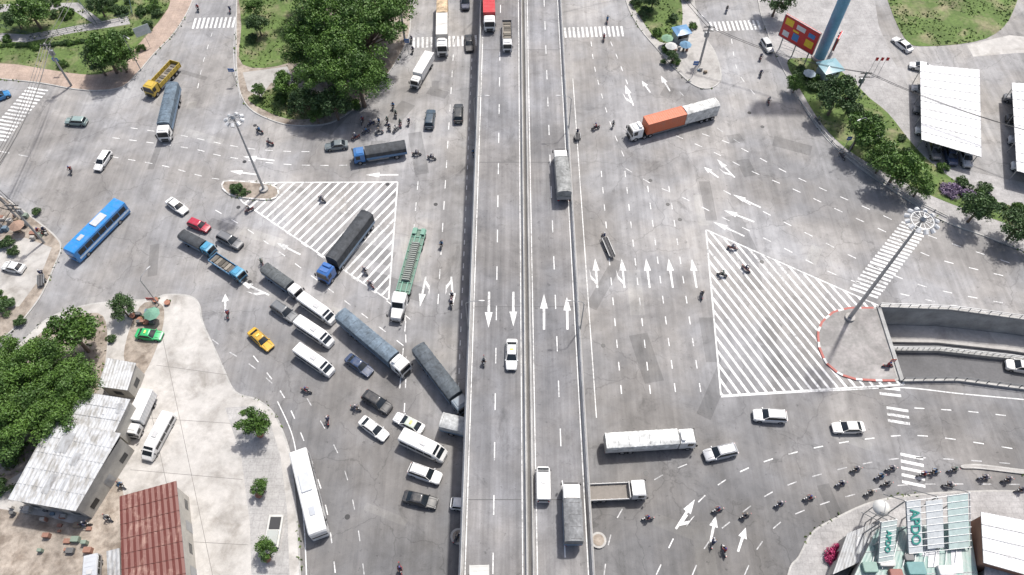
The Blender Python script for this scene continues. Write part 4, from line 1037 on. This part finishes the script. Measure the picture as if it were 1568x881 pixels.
for p_ in resample(q,2.5): b.bar((p_.x,p_.y,.1),(p_.x,p_.y,.7),.12,KERB)
b.obj('low_fence')
TERR=flat('terracotta',(.32,.15,.10),.8)
for x,y in ((216,492),(205,486),(258,466),(400,668),(398,760),(411,858),(240,462),(226,496)):
    g=P(x,y); b=MB(); b.bar((0,0,0),(0,0,.5),.36,TERR,10,.5); b.obj('planter',(g.x,g.y,.14)); bush(x,y-4,.5)
b=MB(); b.box(-1.0,1.0,-2.2,2.2,0,.5,paint((.55,.55,.52))); b.box(-.75,.75,.2,1.9,.5,.53,BLK); b.box(-.75,.75,-1.9,0,.5,.9,paint((.4,.42,.4)),.05); g=P(421,815); b.obj('utility_box',(g.x,g.y,.14))
for x,y in ((702,822),(916,828)):
    g=P(x,y); b=MB(); b.bar((0,0,0),(0,0,.3),1.1,KERB,20); b.bar((0,0,.3),(0,0,.34),.8,DIRT,20); b.obj('round_planter',(g.x,g.y,0))
# ------------------------------------------------------------------ motorcycles with riders
def rider_mesh(shirt,trou,helm):
    bm=bmesh.new(); sk=bm.verts.layers.skin.verify()
    def v(x,y,z,r,ry=None,root=False):
        q=bm.verts.new((x,y,z)); q[sk].radius=(r,ry or r); q[sk].use_root=root; return q
    pel=v(-.18,0,.86,.16,.17,True); sp=v(-.16,0,1.08,.14,.17); ch=v(-.08,0,1.30,.15,.19); nk=v(-.03,0,1.47,.06); hd=v(.0,0,1.60,.09)
    E=[(pel,sp),(sp,ch),(ch,nk),(nk,hd)]
    for s in(-1,1):
        sh=v(-.06,.19*s,1.37,.075); el=v(.10,.29*s,1.17,.055); wr=v(.33,.27*s,1.08,.04); ha=v(.42,.26*s,1.07,.045)
        E+=[(ch,sh),(sh,el),(el,wr),(wr,ha)]
        hp=v(-.12,.10*s,.82,.11); kn=v(.28,.18*s,.80,.075); an=v(.16,.17*s,.40,.05); to=v(.33,.18*s,.34,.045)
        E+=[(pel,hp),(hp,kn),(kn,an),(an,to)]
    for a,b_ in E: bm.edges.new((a,b_))
    me=bpy.data.meshes.new('rider'); bm.to_mesh(me); bm.free()
    o=bpy.data.objects.new('rider',me); COL.objects.link(o); o.modifiers.new('s','SKIN'); sb=o.modifiers.new('b','SUBSURF'); sb.levels=1; sb.render_levels=1
    bpy.context.view_layer.update(); dg=bpy.context.evaluated_depsgraph_get()
    m2=bpy.data.meshes.new_from_object(o.evaluated_get(dg)); bpy.data.objects.remove(o)
    bb=MB(); vs=[tuple(q.co) for q in m2.vertices]
    skin=flat('skin',(.36,.22,.15),.6); hm=paint(helm); sm=flat('shirt',shirt,.85); tm=flat('trousers',trou,.85); shoe=flat('shoes',(.04,.03,.03),.7)
    for p in m2.polygons:
        c=p.center; mt=sm
        if c.z>1.46: mt=skin
        elif c.z<.42: mt=shoe
        elif c.z<.95 and abs(c.y)<.4 : mt=tm
        if c.x>.27 and c.z>1.0: mt=skin
        k=bb.mi(mt); bb.f.append(tuple(p.vertices)); bb.m.append(k)
    bb.v=vs
    rings=[]
    for i in range(6):
        a=-.45+ (math.pi/2+.45)*i/5; rr=max(.01,.145*math.cos(a)); rings.append([(.01+rr*1.08*math.cos(t*math.pi/5),rr*math.sin(t*math.pi/5),1.64+.145*math.sin(a)) for t in range(10)])
    bb.loft(rings,hm); bb.box(.10,.15,-.09,.09,1.58,1.68,BLK)
    tmp=bb.obj('tmp',smooth=60); me=tmp.data; bpy.data.objects.remove(tmp); me.name='motorcyclist'; return me
def bike_mesh(col):
    b=MB(); p=paint(col)
    for x in(-.62,.62): 
        b.bar((x,-.05,.29),(x,.05,.29),.29,RUB,14); b.bar((x,-.06,.29),(x,.06,.29),.18,HUB,10)
    b.loft([[(-.85,-.06,.72),(-.85,.06,.72),(-.85,.05,.82),(-.85,-.05,.82)],[(-.5,-.14,.5),(-.5,.14,.5),(-.5,.13,.78),(-.5,-.13,.78)],[(-.05,-.14,.38),(-.05,.14,.38),(-.05,.12,.62),(-.05,-.12,.62)],[(.25,-.12,.36),(.25,.12,.36),(.25,.08,.55),(.25,-.08,.55)]],p)
    b.loft([[(-.75,-.11,.76),(-.75,.11,.76),(-.72,.10,.84),(-.72,-.10,.84)],[(.02,-.10,.66),(.02,.10,.66),(.02,.09,.76),(.02,-.09,.76)]],BLK)
    b.loft([[(.28,-.2,.4),(.36,-.2,.4),(.36,.2,.4),(.28,.2,.4)],[(.36,-.18,.85),(.46,-.15,.85),(.46,.15,.85),(.36,.18,.85)],[(.40,-.1,1.0),(.5,-.08,1.0),(.5,.08,1.0),(.4,.1,1.0)]],p)
    b.bar((.44,0,.95),(.64,0,.3),.045,STEEL,6); b.bar((.40,-.33,1.06),(.40,.33,1.06),.022,BLK,6); b.bar((.42,0,.9),(.40,0,1.06),.04,BLK,6)
    b.box(.48,.56,-.08,.08,.86,.98,LAMPW,.02); b.box(-.9,-.84,-.08,.08,.72,.8,LAMPR); b.box(.5,.78,-.07,.07,.57,.6,p)
    b.bar((-.7,-.17,.34),(.0,-.15,.3),.04,STEEL,6)
    for s in(-1,1): b.bar((.40,s*.25,1.06),(.38,s*.34,1.2),.012,BLK); b.box(.36,.39,s*.36-.05,s*.36+.05,1.18,1.26,BLK)
    t=b.obj('tmp'); me=t.data; bpy.data.objects.remove(t); me.name='motorcycle'; return me
RD=[rider_mesh(*q) for q in (((.05,.06,.12),(.03,.03,.05),(.5,.5,.5)),((.30,.06,.06),(.04,.05,.09),(.04,.05,.2)),((.45,.45,.43),(.05,.05,.06),(.12,.12,.13)),((.06,.16,.32),(.08,.07,.06),(.03,.03,.03)),((.10,.10,.10),(.1,.1,.12),(.3,.25,.2)),((.15,.15,.2),(.04,.04,.05),(.5,.45,.45)),((.2,.22,.18),(.05,.05,.05),(.05,.12,.1)))]
BK_=[bike_mesh(c_) for c_ in ((.02,.02,.025),(.22,.03,.03),(.05,.07,.15),(.25,.26,.27),(.04,.04,.05))]
def moto(px,py,dx,dy,z0=0):
    a=P(px,py+3,z0+.6); b_=P(px+dx,py+3+dy,z0+.6); an=math.atan2(b_.y-a.y,b_.x-a.x)+random.uniform(-.12,.12)
    link('motorcycle',random.choice(BK_),(a.x,a.y,z0+.01),an); link('motorcyclist',random.choice(RD),(a.x,a.y,z0+.01),an)
for q in ((413,215,-5,-2),(397,197,-6,-2),(493,302,6,3),(559,412,4,5),(568,433,4,5),(381,318,-6,2),(401,399,-3,-6),(349,478,0,-6),(108,258,1,6),(469,595,7,2),(502,640,-1,-6),(545,622,6,3),
    (602,160,-1,6),(606,172,1,6),(568,186,-5,2),(555,182,-2,6),(560,198,-6,2),(544,207,-6,2),(580,184,0,6),(593,182,-1,6),(613,186,1,6),(626,184,-1,6),(606,195,-4,3),(580,199,-6,1),(596,192,2,5),(638,232,6,0),(661,238,6,1),
    (676,372,0,6),(692,450,0,6),(691,462,0,6),(912,192,-6,1),(939,188,-1,6),(1122,376,6,2),(1143,408,5,4),(1106,417,-5,-2),(1075,448,-1,-6),(992,791,-6,1),(1099,778,-6,2),(1141,787,-6,2),(1092,828,1,-6),(1109,840,-2,-6),
    (1194,769,-6,2),(1239,760,-6,1),(1288,738,-6,1),(1311,716,-6,1),(1332,752,-6,1),(1358,738,-6,1),(1365,715,-6,0),(1348,727,-6,1),(1413,724,-6,0),(1430,720,-6,0),(1453,740,-6,0),(1460,717,-6,0),(1507,729,-6,0),(1543,732,-6,0),(1563,748,-6,0),
    (1177,152,2,6),(930,28,0,-6),(925,55,0,-6),(630,58,0,6),(632,74,0,6),(352,12,0,-6),(303,10,1,6),(1113,12,0,6),(700,820,3,-5),(613,868,1,6),(1165,85,1,5),(1165,110,1,5),(725,232,0,6),(130,800,6,0),(165,790,4,3),(185,740,4,3),(128,712,4,3),(172,690,4,4),(178,680,4,4),(1360,557,5,0),(68,350,3,2),(60,352,3,2),(1290,236,3,3),(1252,182,3,3)): moto(*q)
moto(741,550,0,6,DZ)
for i in range(12): 
    x=1302+i*5; g=P(x,156+i*7); link('parked_motorcycle',BK_[i%5],(g.x,g.y,.15),2.6+random.uniform(-.1,.1))
for i in range(6): g=P(160+i*4,672+i*9); link('parked_motorcycle',BK_[i%5],(g.x,g.y,.15),random.uniform(0,1))
def trike(px,f,load):
    A=P(*px); B=P(*f); a=math.atan2(B.y-A.y,B.x-A.x); b=MB(); L=load
    b.box(-L/2,L/2-.6,-.5,.5,.55,.65,BLK); 
    for s in(-1,1): b.wheel(-L*.15,s*.6,.35,.08); b.box(-L/2,L/2-.6,s*.5-.03,s*.5+.03,.65,.95,STEEL); 
    b.wheel(L/2+.4,0,.32,.1)
    for k in range(6): b.bar((-L/2-.3,-.35+k*.14,.75+.05*(k%2)),(L/2-.5,-.35+k*.14,.75+.05*(k%2)),.06,flat('scrap_load',(.06+.05*(k%3),.06+.05*(k%3),.065+.05*(k%3)),.8),6)
    b.bar((L/2-.6,0,.6),(L/2+.4,0,.6),.05,STEEL); b.bar((L/2+.2,0,.6),(L/2+.1,0,1.1),.03,STEEL); b.bar((L/2+.1,-.3,1.1),(L/2+.1,.3,1.1),.025,BLK)
    b.obj('cargo_tricycle',(A.x,A.y,.01),a); q=Vector((math.cos(a),math.sin(a),0))*(L/2-.25)
    link('tricycle_rider',RD[0],(A.x+q.x,A.y+q.y,.1),a)
trike((930,380),(924,366),4.6); trike((66,430),(66,420),2.6); trike((884,211),(884,200),2.0)
# ------------------------------------------------------------------ light, sky, camera
w=bpy.data.worlds.new('World'); S.world=w; w.use_nodes=True; nt=w.node_tree
sky=nt.nodes.new('ShaderNodeTexSky'); sky.sky_type='NISHITA'; sky.sun_disc=False
EL=math.radians(62); AZ=math.atan2(.55,.83)
sky.sun_elevation=EL; sky.sun_rotation=AZ; sky.air_density=1.0; sky.dust_density=4.0; sky.ozone_density=.6
bg=nt.nodes['Background']; bg.inputs['Strength'].default_value=.145
nt.links.new(sky.outputs[0],bg.inputs['Color'])
L=bpy.data.lights.new('sun','SUN'); L.energy=4.4; L.angle=math.radians(2.5); L.color=(1,.97,.92)
lo=bpy.data.objects.new('sun',L); COL.objects.link(lo)
d=Vector((-math.sin(AZ)*math.cos(EL),-math.cos(AZ)*math.cos(EL),-math.sin(EL)))
lo.rotation_euler=d.to_track_quat('-Z','Y').to_euler(); lo.location=(60,120,120)
cam=bpy.data.cameras.new('camera'); co=bpy.data.objects.new('camera',cam); COL.objects.link(co)
co.location=(0,0,HC); co.rotation_euler=(math.pi/2-TH,0,0)
cam.sensor_width=36; cam.lens=F/1568*36; cam.clip_end=6000; cam.clip_start=1
S.camera=co
S.view_settings.view_transform='Standard'; S.view_settings.look='None'; S.view_settings.exposure=0
